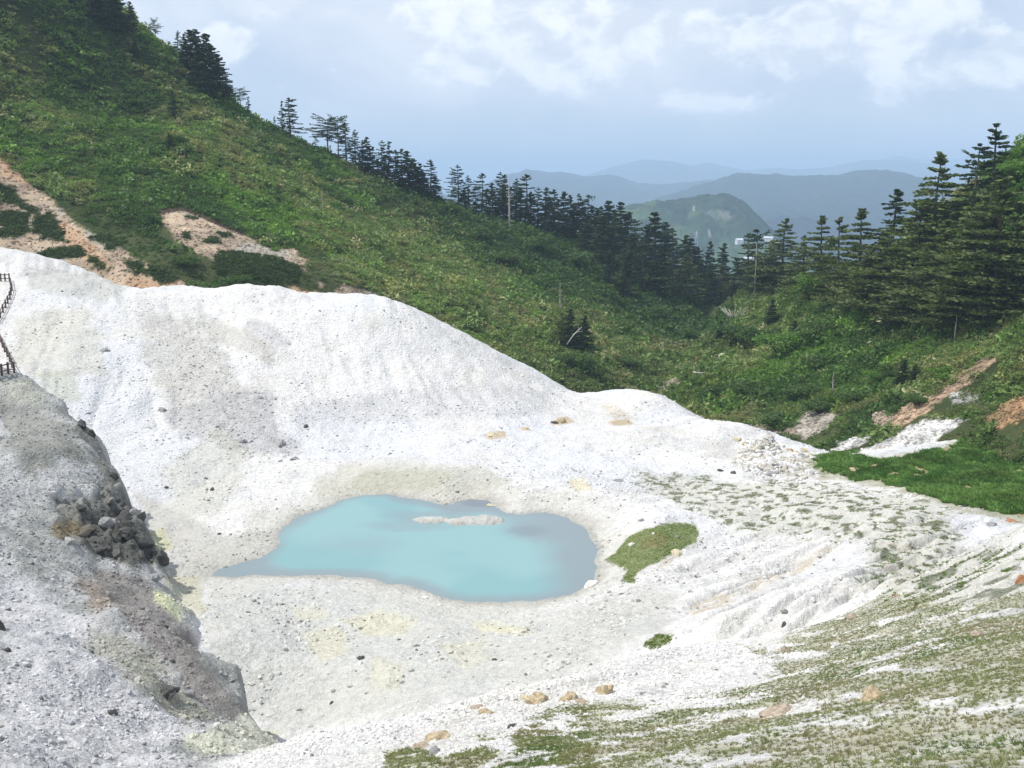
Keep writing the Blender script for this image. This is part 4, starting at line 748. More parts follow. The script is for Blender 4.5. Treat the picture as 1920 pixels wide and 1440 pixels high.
# ------------------------------------------------------------------ trees
def empty(name, loc, rz=0.0): o = bpy.data.objects.new(name, None); COL.objects.link(o); o.location = loc; o.rotation_euler = (0, 0, rz); o.empty_display_size = 0.3; return o
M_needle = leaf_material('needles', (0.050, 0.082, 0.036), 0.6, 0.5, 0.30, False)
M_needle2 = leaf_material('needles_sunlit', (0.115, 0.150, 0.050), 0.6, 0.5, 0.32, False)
M_bright = leaf_material('bright_leaves', (0.12, 0.23, 0.04), 0.5, 0.4, 0.4, False)
M_mid = leaf_material('green_leaves', (0.075, 0.135, 0.035), 0.5, 0.4, 0.35, False)
M_bark = plain('bark', (0.11, 0.095, 0.08), 0.95, 0.35, 2.0); M_dead = plain('dead_wood', (0.50, 0.47, 0.43), 0.9, 0.25, 2.0)
def tube_pts(pts, radii, k=6):
    V, Fc = [], []
    for i, (p, r) in enumerate(zip(pts, radii)):
        p = Vector(p); d = (Vector(pts[min(i + 1, len(pts) - 1)]) - Vector(pts[max(i - 1, 0)])).normalized()
        a = d.orthogonal().normalized(); b_ = d.cross(a)
        if i and V:
            pass
        for j in range(k):
            t_ = 2 * math.pi * j / k; V.append(p + (a * math.cos(t_) + b_ * math.sin(t_)) * r)
    for i in range(len(pts) - 1):
        for j in range(k): Fc.append((i * k + j, i * k + (j + 1) % k, (i + 1) * k + (j + 1) % k, (i + 1) * k + j))
    Fc.append(tuple(range(k))[::-1]); Fc.append(tuple((len(pts) - 1) * k + j for j in range(k)))
    return V, Fc
class Acc:
    def __init__(s): s.V = []; s.F = []
    def add(s, vf): o = len(s.V); s.V += [tuple(v) for v in vf[0]]; s.F += [tuple(i + o for i in f) for f in vf[1]]
    def mesh(s, name, mat): me = bpy.data.meshes.new(name); me.from_pydata(s.V, [], s.F); me.update(); me.materials.append(mat); me.polygons.foreach_set('use_smooth', [True] * len(me.polygons)); return me
def conifer(seed, kind):
    """unit-height conifer: trunk mesh and crown mesh"""
    r = np.random.default_rng(seed); tr = Acc(); cen, drs = [], []
    lean = r.normal(size=2) * 0.015
    def axis(h): return Vector((lean[0] * h + 0.012 * math.sin(5 * h + seed), lean[1] * h, h))
    tr.add(tube_pts([axis(h) for h in (-0.05, 0.1, 0.3, 0.5, 0.7, 0.88, 0.985)], [0.022, 0.018, 0.015, 0.012, 0.008, 0.005, 0.002], 6))
    cfg = dict(layered=(19, 0.05, 0.31, 1.9), dense=(24, 0.02, 0.27, 2.0), crest=(17, 0.16, 0.25, 1.5), thin=(16, 0.22, 0.17, 1.2), flat=(10, 0.45, 0.36, 1.8), gappy=(16, 0.10, 0.30, 1.4))[kind]
    nw, h0, R, full = cfg; flag = r.uniform(0, 6.28)
    for i in range(nw):
        f = (i + r.uniform(-0.3, 0.3)) / (nw - 1); f = min(max(f, 0), 1); h = h0 + (0.975 - h0) * f
        prof = (1 - f) ** 0.75 + 0.12
        if kind == 'flat': prof = 0.55 + 0.5 * math.sin(f * 2.6)
        if kind == 'layered': prof = (0.45 + 0.55 * math.sin(min(1, (1 - f) * 1.35) * math.pi * 0.5)) * (1 - f ** 3) + 0.10
        if kind in ('crest', 'thin', 'gappy'): prof = (0.7 * (1 - f) ** 0.5 + 0.28 * (1 - f ** 4) + 0.05) * r.uniform(0.65, 1.2)
        nb = int(r.integers(4, 7)) if kind != 'thin' else int(r.integers(3, 5))
        for b in range(nb):
            if kind in ('crest', 'gappy') and r.uniform() < 0.16: continue
            a = r.uniform(0, 6.28); L_ = R * prof * r.uniform(0.5, 1.15); h = h0 + (0.975 - h0) * min(1, max(0, f + r.uniform(-0.4, 0.4) / nw))
            if kind in ('crest', 'flat', 'gappy'): L_ *= 1 + 0.35 * math.cos(a - flag)
            rise = r.uniform(-0.20, 0.20) + (0.35 if f > 0.85 else 0.0); o = axis(h); dx, dy = math.cos(a), math.sin(a)
            p1 = o + Vector((dx * L_ * 0.5, dy * L_ * 0.5, rise * L_ * 0.3)); p2 = o + Vector((dx * L_, dy * L_, rise * L_ + 0.02 * L_))
            tr.add(tube_pts([o, p1, p2], [0.0045 * (1.2 - f), 0.003 * (1.2 - f), 0.001], 3))
            n = int(26 * full * (0.45 + L_ / R)); u = r.uniform(0.22, 1.03, n); wid = L_ * 0.34 * np.sin(np.clip(u, 0.15, 1) * 2.6) + 0.006
            lat = r.uniform(-1, 1, n) * wid; ups = r.uniform(-0.002, 0.012, n) + rise * L_ * u ** 1.5
            c = np.c_[o.x + dx * L_ * u - dy * lat, o.y + dy * L_ * u + dx * lat, o.z + ups - 0.03 * np.abs(lat)]
            d = np.c_[dx + r.normal(size=n) * 0.6, dy + r.normal(size=n) * 0.6, r.uniform(-0.15, 0.55, n)]
            cen.append(c); drs.append(d)
    c = np.concatenate(cen); d = np.concatenate(drs); v, q = cards(c, d, 0.040, 0.019 if kind not in ('dense',) else 0.022, r)
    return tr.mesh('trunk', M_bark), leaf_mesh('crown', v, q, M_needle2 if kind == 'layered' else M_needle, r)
def dead_tree(seed, nb=14, spread=0.16):
    r = np.random.default_rng(seed); tr, br = Acc(), Acc(); tr.add(tube_pts([(0, 0, -0.05), (0.01, 0, 0.4), (0.0, 0.01, 0.75), (0.012, 0, 1.0)], [0.022, 0.016, 0.010, 0.003], 6))
    for i in range(nb):
        h = r.uniform(0.25, 0.97); a = r.uniform(0, 6.28); L_ = spread * r.uniform(0.4, 1.1) * (1.1 - 0.6 * h); up = r.uniform(-0.1, 0.5)
        br.add(tube_pts([(0, 0, h), (math.cos(a) * L_ * .5, math.sin(a) * L_ * .5, h + up * L_ * .3), (math.cos(a) * L_, math.sin(a) * L_, h + up * L_)], [0.006, 0.004, 0.001], 4))
    return tr.mesh('trunk', M_dead), br.mesh('branches', M_dead)
def bare_bush(seed):
    r = np.random.default_rng(seed); tr, br = Acc(), Acc(); tr.add(tube_pts([(0, 0, -0.05), (0.02, 0, 0.2), (0.01, 0, 0.4)], [0.03, 0.025, 0.02], 6))
    for i in range(26):
        a = r.uniform(0, 6.28); L_ = r.uniform(0.35, 0.75); s_ = r.uniform(0.3, 0.9); m = Vector((math.cos(a) * L_ * s_ * .5, math.sin(a) * L_ * s_ * .5, 0.3 + 0.25)); e = Vector((math.cos(a) * L_ * s_, math.sin(a) * L_ * s_, 0.45 + L_ * 0.7))
        br.add(tube_pts([(0, 0, r.uniform(0.15, 0.4)), m, e], [0.012, 0.008, 0.003], 4))
    return tr.mesh('trunk', M_dead), br.mesh('branches', M_dead)
def leafy(seed, mat, n=1500, leaf=0.07, flat=0.8):
    """unit-size broadleaf bush: stems and a lumpy crown of leaves"""
    r = np.random.default_rng(seed); tr = Acc(); cs, ds = [], []
    for i in range(11):
        a = r.uniform(0, 6.28); q = math.sqrt(r.uniform(0, 1)) * 0.34; c = Vector((math.cos(a) * q, math.sin(a) * q, r.uniform(0.3, 0.8) * flat)); rad = r.uniform(0.15, 0.27)
        tr.add(tube_pts([(0, 0, -0.1), (c.x * 0.5, c.y * 0.5, c.z * 0.5), tuple(c)], [0.025, 0.015, 0.006], 5))
        m = n // 11; d = r.normal(size=(m, 3)); d /= np.linalg.norm(d, axis=1, keepdims=True); rr = rad * r.uniform(0.55, 1.08, (m, 1)); p = np.array(c)[None] + d * rr * np.array([[1, 1, 0.75]])
        cs.append(p); ds.append(d * 0.4 + r.normal(size=(m, 3)) * 0.6)
    v, q = cards(np.concatenate(cs), np.concatenate(ds), leaf, leaf * 0.6, r); return tr.mesh('trunk', M_bark), leaf_mesh('crown', v, q, mat, r)
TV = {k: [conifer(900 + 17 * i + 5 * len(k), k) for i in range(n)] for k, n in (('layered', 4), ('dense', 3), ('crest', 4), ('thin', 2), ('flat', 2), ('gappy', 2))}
TV['dead'] = [dead_tree(950), dead_tree(951, 20)]; TV['bare'] = [bare_bush(960)]; TV['bush'] = [leafy(970 + i, M_mid) for i in range(3)]; TV['bright'] = [leafy(980 + i, M_bright) for i in range(3)]
NAMES = dict(layered='conifer_tree', dense='conifer_tree', crest='conifer_tree', thin='conifer_tree', flat='conifer_tree', gappy='conifer_tree', dead='dead_tree', bare='bare_tree', bush='bush', bright='bush')
cnt = {}
def plant(S, px, by, ty, kind, label, group=None, wide=1.0, d=None, cat=None):
    q = None
    if d is None:
        for k in range(0, 60, 3):
            q = S.hit(px, by + k, 80, 420)
            if q: break
        if q is None: print('NOHIT', px, by, kind); return None
    else: x_, y_, z_ = ray(px, by); q = (x_ / y_ * d, d, float(S.at(x_ / y_ * d, d)))
    x_, y_, z_ = ray(px, ty); top = z_ / y_ * q[1]; h = max(top - q[2], 1.0)
    i = cnt.get(kind, 0); cnt[kind] = i + 1; vs = TV[kind]; tr, cr = vs[i % len(vs)]
    o = empty(NAMES[kind], (q[0], q[1], q[2] - 0.1), random.uniform(0, 6.28)); wide *= 1.25 if S is ES else 1.0; o.scale = (h * wide, h * wide, h)
    add_obj('trunk', tr, o); c_ = add_obj('branches' if kind in ('dead', 'bare') else 'crown', cr, o)
    if kind in ('dead', 'bare'): c_['kind'] = 'stuff'
    tag(o, label, cat or ('bush' if kind in ('bush', 'bright') else 'tree'), group); return o
ORD = ['first','second','third','fourth','fifth','sixth','seventh','eighth','ninth','tenth','eleventh','twelfth','thirteenth','fourteenth','fifteenth','sixteenth','seventeenth','eighteenth','nineteenth','twentieth','twenty-first','twenty-second','twenty-third','twenty-fourth','twenty-fifth','twenty-sixth','twenty-seventh','twenty-eighth','twenty-ninth','thirtieth','thirty-first','thirty-second','thirty-third','thirty-fourth','thirty-fifth','thirty-sixth']
KD = dict(layered='broad tiered conifer', dense='dense conical conifer', crest='ragged windblown conifer', thin='thin sparse conifer', flat='flat-topped conifer', gappy='gappy conifer')
rows = [
 ('atop the left ridge', 'conifers at the top of the left ridge', DS, [(137,14,-18,'crest',1.1),(180,42,-45,'dense',1.2),(200,52,-40,'dense',1.3),(222,56,-30,'dense',1.1),(246,58,2,'dense',1.15),(293,80,38,'flat',.9),(336,100,56,'thin',1.2)]),
 ('in the dark skyline clump', 'conifers in the dark skyline clump', DS, [(345,128,62,'dense',1.0),(358,140,55,'dense',1.3),(372,150,54,'dense',1.3),(388,165,62,'dense',1.2),(402,178,84,'dense',1.3),(415,182,100,'dense',1.3),(380,178,90,'dense',1.4),(428,184,140,'crest',1.3),(452,194,166,'flat',1.1),(466,203,180,'thin',1.2)]),
 ('on the middle skyline', 'conifers on the middle of the skyline', DS, [(515,240,216,'thin',1.0),(530,250,188,'thin',1.0),(544,258,182,'crest',1.3),(592,280,256,'crest',1.7),(616,292,222,'flat',1.3),(634,302,222,'flat',1.0),(650,308,228,'crest',1.2),(668,314,242,'thin',1.2),(680,320,262,'crest',1.2),(690,325,256,'dense',1.0),
   (702,330,274,'crest',1.1),(716,335,262,'crest',1.0),(730,340,264,'thin',1.3),(741,345,280,'crest',1.1),(756,350,278,'crest',1.1),(766,357,282,'dense',1.3),(776,362,296,'dense',1.4),(786,364,306,'dense',1.3),(808,366,298,'crest',1.3),(796,368,322,'dense',1.5),(722,336,292,'dense',1.3),(748,350,304,'dense',1.4),(708,334,296,'crest',1.2),(818,372,330,'dense',1.4),(676,320,280,'crest',1.2)]),
 ('before the blue hills', 'conifers on the lower skyline', DS, [(860,390,308,'crest',1.3),(880,398,328,'thin',1.3),(903,404,324,'crest',1.2),(924,410,342,'dense',1.1),(937,414,321,'crest',1.0),(949,418,326,'thin',1.2),(966,418,334,'thin',1.2),(985,420,326,'crest',1.3),(1008,424,350,'crest',.9),(1020,428,350,'thin',1.3),
   (1038,434,354,'crest',1.1),(1055,438,358,'dense',1.0),(1066,442,364,'crest',1.1),(1080,446,362,'crest',1.1),(1103,456,364,'gappy',1.1),(1118,462,392,'dense',1.3),(1140,468,376,'dense',1.4),(1160,474,378,'dense',1.1),(871,396,352,'dense',1.2),(893,402,350,'crest',1.2),(913,408,352,'crest',1.2),(944,418,345,'dense',1.0),(959,420,350,'crest',1.1),(976,420,352,'dense',1.1),(996,424,358,'crest',1.1),(1030,434,368,'dense',1.2),(1047,438,372,'crest',1.1),(1073,446,380,'dense',1.2),(1091,452,378,'crest',1.2),(1110,460,386,'dense',1.2),(1128,466,386,'crest',1.2),(1150,472,392,'gappy',1.2),(1176,480,396,'dense',1.2)]),
 ('in the dark gully wood', 'conifers of the dark wood at the gully head', DS, [(1190,500,410,'gappy',1.1),(1210,508,420,'dense',1.3),(1227,516,397,'dense',1.25),(1245,520,415,'dense',1.2),(1262,524,428,'gappy',1.2),(1278,530,440,'dense',1.2),(1292,535,446,'dense',1.3),(1310,540,462,'dense',1.2),(1328,545,452,'dense',.8),(1350,548,455,'dense',1.0),
   (1098,476,402,'dense',1.2),(1130,496,404,'dense',1.3),(1152,508,415,'gappy',1.2),(1182,530,438,'dense',1.3),(1206,548,446,'gappy',1.2),(1234,556,466,'dense',1.2),(1262,560,462,'gappy',1.3),(1285,566,474,'layered',1.2),(1306,570,486,'dense',1.3),(1330,576,492,'dense',1.2),(1352,580,486,'layered',1.0),(1376,580,482,'dense',1.0),(1170,560,470,'dense',1.2),(1140,540,470,'dense',1.2)]),
 ('in the near right wood', 'conifers of the near wood on the right', ES, [(1400,576,436,'gappy',1.0),(1418,590,428,'gappy',.95),(1466,560,408,'layered',.95),(1440,592,462,'layered',1.2),(1532,570,402,'layered',.85),(1504,580,440,'layered',1.0),(1566,575,406,'layered',.85),(1602,580,388,'layered',.9),(1540,612,478,'layered',1.2),(1585,612,486,'layered',1.2),
   (1622,600,472,'layered',1.1),(1666,520,352,'crest',1.1),(1655,580,424,'layered',1.1),(1740,545,282,'layered',.80),(1712,570,376,'layered',1.0),(1700,620,448,'layered',1.1),(1755,600,410,'layered',1.1),(1788,610,406,'layered',1.0),(1640,625,510,'layered',1.2),(1685,625,520,'layered',1.2),
   (1818,470,266,'crest',1.0),(1855,470,228,'thin',1.0),(1832,590,344,'layered',.9),(1862,605,330,'layered',.95),(1893,600,372,'layered',.9),(1806,625,440,'layered',1.1),(1915,585,410,'layered',1.0),(1846,630,460,'layered',1.2),(1884,625,468,'layered',1.1),(1745,630,520,'layered',1.3),(1940,600,380,'layered',1.0),(1420,610,510,'layered',1.3),(1480,615,500,'layered',1.2)])]
for where, grp, S, lst in rows:
    order = sorted(range(len(lst)), key=lambda i: lst[i][0])
    for rank, i in enumerate(order):
        px, by, ty, kd, w = lst[i]
        if S is ES: by = min(by, float(np.interp(px, [1400,1472,1552,1663,1767,1854,1920], [548,538,555,598,618,604,560])))
        plant(S, px, by, ty, kd, '%s, %s from the left %s' % (KD[kd], ORD[rank], where), grp, w)
solo = [(DS,1070,655,578,'dense','dark conifer behind the leaning white dead trunk',1.2),(DS,1092,655,590,'dense','squat dark conifer right of the leaning white dead trunk',1.4),(DS,1052,648,585,'layered','low conifer left of the leaning white dead trunk',1.2),
        (DS,326,226,175,'dense','lone dark conifer on the open face of the left slope',1.1),(DS,318,278,248,'dense','squat dark conifer on the bright middle of the left slope',1.6),(DS,255,110,70,'dense','small conifer just below the left ridge top',1.1),
        (DS,955,436,324,'dead','tall white dead trunk standing on the lower skyline',.9),(DS,1050,590,528,'dead','thin grey dead trunk on the mid left slope',.8),(DS,1206,500,452,'dead','crooked grey snag inside the dark wood',1.2),(DS,605,400,352,'dead','spindly bare stick tree on the open left slope',.7),
        (ES,1376,612,572,'bare','pale leafless tree at the head of the gully',1.2),(ES,1560,740,696,'dead','small grey snag on the right slope above the pale scar',1.1),(ES,1415,560,455,'dead','grey dead tree among the leftmost right-hand conifers',.6),(ES,1790,640,585,'dead','short grey snag under the near wood',1.0),
        (ES,1445,610,560,'dense','small dark conifer below the left end of the near wood',1.0),(ES,1490,640,600,'dense','small dark conifer between the bright bushes',1.2),(ES,1690,720,672,'dense','small cone-shaped conifer on the right slope meadow',1.1),(ES,1715,712,680,'dense','stubby conifer right of the small cone-shaped one',1.3),(ES,1350,640,600,'dense','small dark conifer by the gully on the right slope',1.1)]
for S, px, by, ty, kd, lb, w in solo: plant(S, px, by, ty, kd, lb, None, w)
bushes = [(1465,672,612,'bright','bright green leafy bush below the near wood',1.5),(1512,655,608,'bright','bright green bush under the leftmost tall conifers',1.6),(1428,650,600,'bush','round green bush left of the bright one',1.6),(1390,640,596,'bush','round bush beside the pale leafless tree',1.6),(1542,640,592,'bush','dark green bush at the shaded wood edge',1.7),
          (1770,708,680,'bright','bright green bush above the orange scar',2.2),(1640,718,688,'bright','small bright bush near the reddish soil mark',1.5),(1675,705,672,'bush','mid green bush right of the reddish soil mark',1.6),(1530,690,655,'bush','low green bush on the meadow left of the snag',1.9),(1500,745,712,'bush','wide bush on the lower right slope',2.0),
          (1450,800,765,'bush','bush overhanging the tan gully bank',2.0),(1540,775,742,'bush','dark bush on top of the grey scar',1.8),(1400,740,705,'bush','round bush midway down the gully side',1.8),(1340,745,712,'bush','round bush near the gully bottom',1.7),(1600,755,722,'bush','bush above the bare pale patch',1.8),(1720,760,730,'bush','bush at the top of the bare streak',1.6),
          (1890,345,285,'bright','bright leafy tree crown on the right skyline',1.3),(1915,330,288,'bright','bright crown cut by the right frame edge on the skyline',1.6),(1905,420,350,'bright','bright broadleaf tree below the right skyline',1.3),(1900,490,415,'bright','bright broadleaf tree behind the near wood',1.3),(1930,470,380,'bright','bright tree at the right edge beside the tall conifers',1.3),
          (1530,560,500,'bright','bright bush glimpsed between the tiered conifers',1.2),(1660,545,500,'bright','bright bush glimpsed under the big tiered conifer',1.4),(1790,560,515,'bright','bright leaves glimpsed beside the thin tall conifer',1.4)]
for px, by, ty, kd, lb, w in bushes: plant(ES, px, by, ty, kd, lb, 'bushes on the right slope', w)
bD = [(1100,700,650,'dark shadowed bush behind the white shelf',1.6),(1070,690,650,'bush on the dome shoulder side of the left slope',1.7),(1180,690,660,'bush close to the gully bottom on the left slope',1.8),(1130,560,520,'round bush below the dark wood',1.9),(1000,470,430,'bush under the lower skyline conifers',2.0),(1080,500,462,'bush below the white skyline trunk, to its right',2.0),
      (900,450,415,'bush at the left end under the lower skyline',2.0),(840,400,372,'bush in the gap of the skyline',2.2),(950,500,462,'bush on the slope below the white skyline trunk',2.0),(330,270,245,'bush beside the squat conifer on the left slope',2.0),(260,200,178,'bush on the upper left slope',2.2),(140,160,138,'bush high at the left side of the slope',2.3),
      (380,560,515,'bush crowding the dome edge',2.0),(440,540,505,'bush between the two bare soil scars',2.0),(350,500,470,'bush below the tan scar',2.0),(1230,600,562,'bush in front of the dark wood',1.9),(1290,640,605,'bush at the gully head left bank',1.8)]
for px, by, ty, lb, w in bD: plant(DS, px, by, ty, 'bush', lb, 'bushes on the left slope', w)
# leaning white trunk and the fallen snag
q = DS.hit(1069, 640); 
if q:
    a = Acc(); a.add(tube_pts([(-0.9, 0, -0.6), (0.2, 0, 1.0), (1.5, 0, 2.3)], [0.13, 0.11, 0.05], 7)); br = Acc(); br.add(tube_pts([(0.5, 0, 1.35), (1.1, 0.2, 1.5), (1.7, 0.2, 1.55)], [0.06, 0.05, 0.02], 5)); br2 = Acc(); br2.add(tube_pts([(1.0, 0, 1.8), (0.95, 0.1, 2.3)], [0.04, 0.015], 5))
    o = empty('dead_tree', (q[0], q[1] - 6.5, q[2] + 1.0)); add_obj('trunk', a.mesh('trunk', M_dead), o); add_obj('branch', br.mesh('branch', M_dead), o); add_obj('branch', br2.mesh('branch', M_dead), o); tag(o, 'white dead trunk leaning right in front of dark conifers', 'dead tree')
q = ES.hit(1308, 708)
if q:
    a = Acc(); a.add(tube_pts([(-0.9, 0, 0.45), (0.0, 0, 0.3), (1.2, 0.1, 0.35)], [0.16, 0.15, 0.06], 7)); br = Acc(); br.add(tube_pts([(-0.75, 0, 0.4), (-0.85, 0, 1.5)], [0.09, 0.03], 5)); br2 = Acc(); br2.add(tube_pts([(0.4, 0, 0.3), (0.6, -0.3, -0.2)], [0.07, 0.04], 5))
    o = empty('fallen_log', (q[0], q[1] - 1.0, q[2] + 0.6)); add_obj('trunk', a.mesh('trunk', M_dead), o); add_obj('branch', br.mesh('branch', M_dead), o); add_obj('branch', br2.mesh('branch', M_dead), o); tag(o, 'bleached fallen log with an upright stub beside the gully', 'log')

# ------------------------------------------------------------------ single rocks
def rockmat(c): return plain('rock_%d' % random.randint(0, 9999), c, 0.95, 0.35, 3.0, bump=0.6)
RM = dict(tan=rockmat((0.42, 0.34, 0.22)), pink=rockmat((0.38, 0.31, 0.24)), dark=rockmat((0.085, 0.085, 0.08)), grey=rockmat((0.27, 0.27, 0.27)), white=rockmat((0.62, 0.60, 0.56)), rust=rockmat((0.36, 0.18, 0.09)), pale=rockmat((0.50, 0.45, 0.32)))
ci = 0
def rock(px, py, wpx, hpx, m, label, group=None, S=G):
    global ci
    q = S.hit(px, py, 5, 300)
    if q is None: print('ROCK NOHIT', px, py); return
    ci += 1; dist = math.sqrt(sum(a * a for a in q)); w = wpx / F * dist * 0.5; h = max(hpx / F * dist * 0.5, w * 0.45)
    me = rock_mesh('rock', 1000 + ci * 7, 3, RM[m], 1.0, 0.55, False); o = add_obj('rock', me); o.location = (q[0], q[1], q[2] - h * 0.08); o.scale = (w * 1.05, w * 0.9, h * 1.0); o.rotation_euler = (0, 0, random.uniform(0, 6.28)); tag(o, label, 'rock', group)
for a in [(1008,1316,56,26,'tan','tan boulder at the crest of the near slope, centre'),(984,1312,26,14,'pale','small cream rock against the left side of the central tan boulder'),(1068,1312,44,18,'tan','flat tan rock under a brown tussock on the near crest'),(1092,1318,24,14,'pink','small pinkish rock right of the flat tan rock'),(1133,1300,46,30,'tan','rounded ochre rock with moss, rightmost on the near crest'),
          (820,1386,54,26,'tan','long tan rock near the bottom, beside the green turf'),(792,1402,42,14,'pink','low pinkish slab left of the long tan rock'),(816,1412,28,14,'grey','small grey rock below the long tan rock'),(914,1338,26,16,'tan','small tan rock on coarse gravel near the crest'),(892,1330,26,10,'pink','flat pinkish rock left of the small tan rock'),(960,1364,20,12,'dark','small black stone on the gravel by brown grass'),
          (1455,1342,66,28,'pink','large pinkish domed rock in the foreground turf'),(1832,1192,30,26,'pink','pinkish rock high in the right-hand turf'),(1640,1310,60,14,'tan','long low tan rock in the turf below the white strip'),(1575,1345,18,10,'white','small white stone in the turf right of the domed rock'),(1700,1420,10,8,'white','white pebble near the bottom edge right'),
          (1568,1212,18,10,'white','white stone on the turf edge, upper middle right'),(1915,1092,20,34,'rust','reddish rock cut by the right edge'),(1600,1160,22,18,'pink','pink-tan rock at the upper rim of the turf'),(1682,1118,14,8,'rust','small orange stone on the strip of tufts'),(1472,1222,16,18,'pink','pale pink stone by the green crease'),
          (926,1238,12,10,'dark','black stone alone on the basin floor below the pond'),(676,1236,14,8,'dark','dark stone on the basin floor, left of centre'),(622,1318,9,7,'dark','tiny dark stone at the left of the basin floor'),(748,1200,8,7,'dark','tiny dark stone below the yellow stain'),(1160,903,16,9,'grey','grey stone on the shelf right of the pond'),
          (555,862,20,16,'grey','grey cone-shaped rock on the white flat'),(526,866,10,6,'grey','small grey rock beside the cone-shaped one'),(1052,791,24,18,'tan','brown peaked rock pile on the far shelf'),(984,806,24,9,'tan','flat tan rock on the far shelf'),(925,817,32,12,'pale','long ochre rock on the far shelf, leftmost of three'),(1040,794,14,7,'dark','dark chip left of the peaked rock pile'),
          (457,829,14,10,'grey','dark grey rock under the rubble fan, left'),(528,834,22,14,'grey','grey rock lump under the rubble fan, right'),(574,802,8,8,'dark','tiny dark rock above the white flat'),(408,800,9,7,'grey','grey rock left of the rubble fan foot'),(488,748,12,9,'grey','grey rock at the upper right of the rubble fan'),(305,770,18,8,'grey','flat grey rock at the left rim of the rubble fan'),(196,658,16,12,'grey','grey rock on the dome left flank'),
          (398,920,9,8,'dark','dark rock west of the pond, right one'),(312,917,9,8,'dark','dark rock west of the pond, left one'),(411,1002,9,7,'dark','dark rock between cliff and pond'),(310,1296,48,26,'dark','big dark overhanging boulder on the left gravel slope'),(352,1306,24,18,'grey','broken grey block right of the big dark boulder'),(210,1338,18,12,'dark','dark rock low on the left gravel slope'),(288,1330,12,8,'grey','flat grey rock below the big dark boulder'),
          (16,1058,10,8,'dark','dark rock by the left edge, middle'),(14,1222,14,10,'dark','dark rock by the left edge, lower'),(4,1180,16,34,'dark','dark shadowed block cut by the left edge'),(6,1392,18,10,'dark','dark rock near the lower left corner'),(295,1046,40,34,'dark','dark knob at the foot of the crag'),(270,1020,34,30,'dark','dark block under the crag brow'),(236,1010,30,36,'dark','dark buttress in the middle of the crag'),
          (180,1030,40,26,'dark','dark ledge rock at the left of the crag'),(250,965,30,24,'grey','grey block at the crag top'),(205,985,34,22,'grey','grey shoulder rock of the crag'),(152,795,26,22,'dark','dark rock outcrop on the ridge edge above the crag'),(170,815,22,20,'dark','dark rock lump on the ridge edge, lower one'),(286,1085,22,14,'grey','grey rock beside the sulphur streak'),
          (1240,984,14,8,'grey','grey stone at the top of the moss patch'),(1225,1001,9,7,'white','white stone inside the moss patch'),(1270,1007,10,8,'grey','grey stone in the right part of the moss patch'),(1186,1021,18,6,'white','white slab at the left of the moss patch'),(1203,977,13,8,'grey','grey stone left above the moss patch'),
          (1574,1004,18,14,'white','white rock on the ochre path streak'),(1108,1096,34,10,'white','white rubble heap on the right shore'),(1268,1040,26,22,'pale','yellowish crust block at the moss patch lower rim'),(920,950,16,10,'pale','pale rock in the dark inlet of the pond'),(893,947,8,5,'dark','dark stone in the pond inlet'),
          (1605,884,30,9,'tan','ochre slab at the wetland left end'),(1700,904,16,5,'white','white stone in the wetland grass'),(1895,978,22,10,'rust','rust coloured rock at the wetland lower corner'),(1860,985,24,10,'grey','grey rocks at the end of the plateau'),(1470,1172,14,14,'dark','dark clump-like rock on the smooth white slope')]:
    rock(*a)
for a in [(1355,672,18,14,'white','pale rock heap on the right slope meadow'),(1365,682,12,8,'white','small pale rock under the pale heap')]: rock(*a, S=ES)
# ochre and cream boulders lining the stream
rb = [(1382,826,16,12,'pale'),(1396,832,16,12,'tan'),(1410,842,16,10,'tan'),(1385,848,12,9,'white'),(1478,845,16,10,'tan'),(1492,852,18,11,'pale'),(1508,846,18,12,'tan'),(1522,856,14,10,'pale'),(1466,836,14,9,'white'),(1412,882,14,9,'tan'),(1440,884,12,8,'rust'),(1480,884,14,8,'tan'),(1500,872,14,9,'white'),(1536,852,12,9,'white'),(1350,884,16,10,'dark'),(1374,888,14,8,'dark')]
for i, (a, b_, c, d_, m) in enumerate(rb):
    wd = dict(pale='cream', tan='ochre', white='white', rust='rusty', dark='dark')[m]
    rock(a, b_, c, d_, m, '%s boulder lining the small stream, %s from the left' % (wd, ORD[sorted(rb).index(rb[i])]), 'boulders lining the small stream')

# ------------------------------------------------------------------ fence of the path on the left
M_wood = plain('weathered_wood', (0.10, 0.07, 0.06), 0.9, 0.3, 6.0)
def box_mesh(sx_, sy_, sz_, mat, name='post', z0=0.0):
    bm = bmesh.new(); bmesh.ops.create_cube(bm, size=1.0)
    for v in bm.verts: v.co = Vector((v.co.x * sx_, v.co.y * sy_, (v.co.z + 0.5) * sz_ + z0))
    bmesh.ops.bevel(bm, geom=bm.edges[:], offset=min(sx_, sy_) * 0.12, segments=1); me = bpy.data.meshes.new(name); bm.to_mesh(me); bm.free(); me.materials.append(mat); return me
post_me = box_mesh(0.13, 0.13, 1.15, M_wood, z0=-0.2)
def fence(label, pts):
    q = [G.hit(a, b_, 40, 180) for a, b_ in pts]; q = [p for p in q if p]
    # even out the depth so that the line runs smoothly
    o = empty('fence', q[0]); base = Vector(q[0])
    Q_ = [Vector(p) for p in q]
    for p in Q_:
        c = add_obj('post', post_me, o); c.location = p - base
    for i in range(len(Q_) - 1):
        for hz_ in (0.35, 0.80):
            a, b_ = Q_[i] - base, Q_[i + 1] - base; a = a + Vector((0, 0, hz_)); b_ = b_ + Vector((0, 0, hz_))
            ac = Acc(); ac.add(tube_pts([a, (a + b_) / 2, b_], [0.05, 0.05, 0.05], 6)); add_obj('rail', ac.mesh('rail', M_wood), o)
    return tag(o, label, 'fence')
fence('dark wooden post fence curving down beside the upper path', [(-30,527),(-14,526),(2,528),(10,528),(18,528),(20,536),(22,546),(21,554),(19,562),(15,570),(11,578),(6,587),(1,597),(-5,607)])
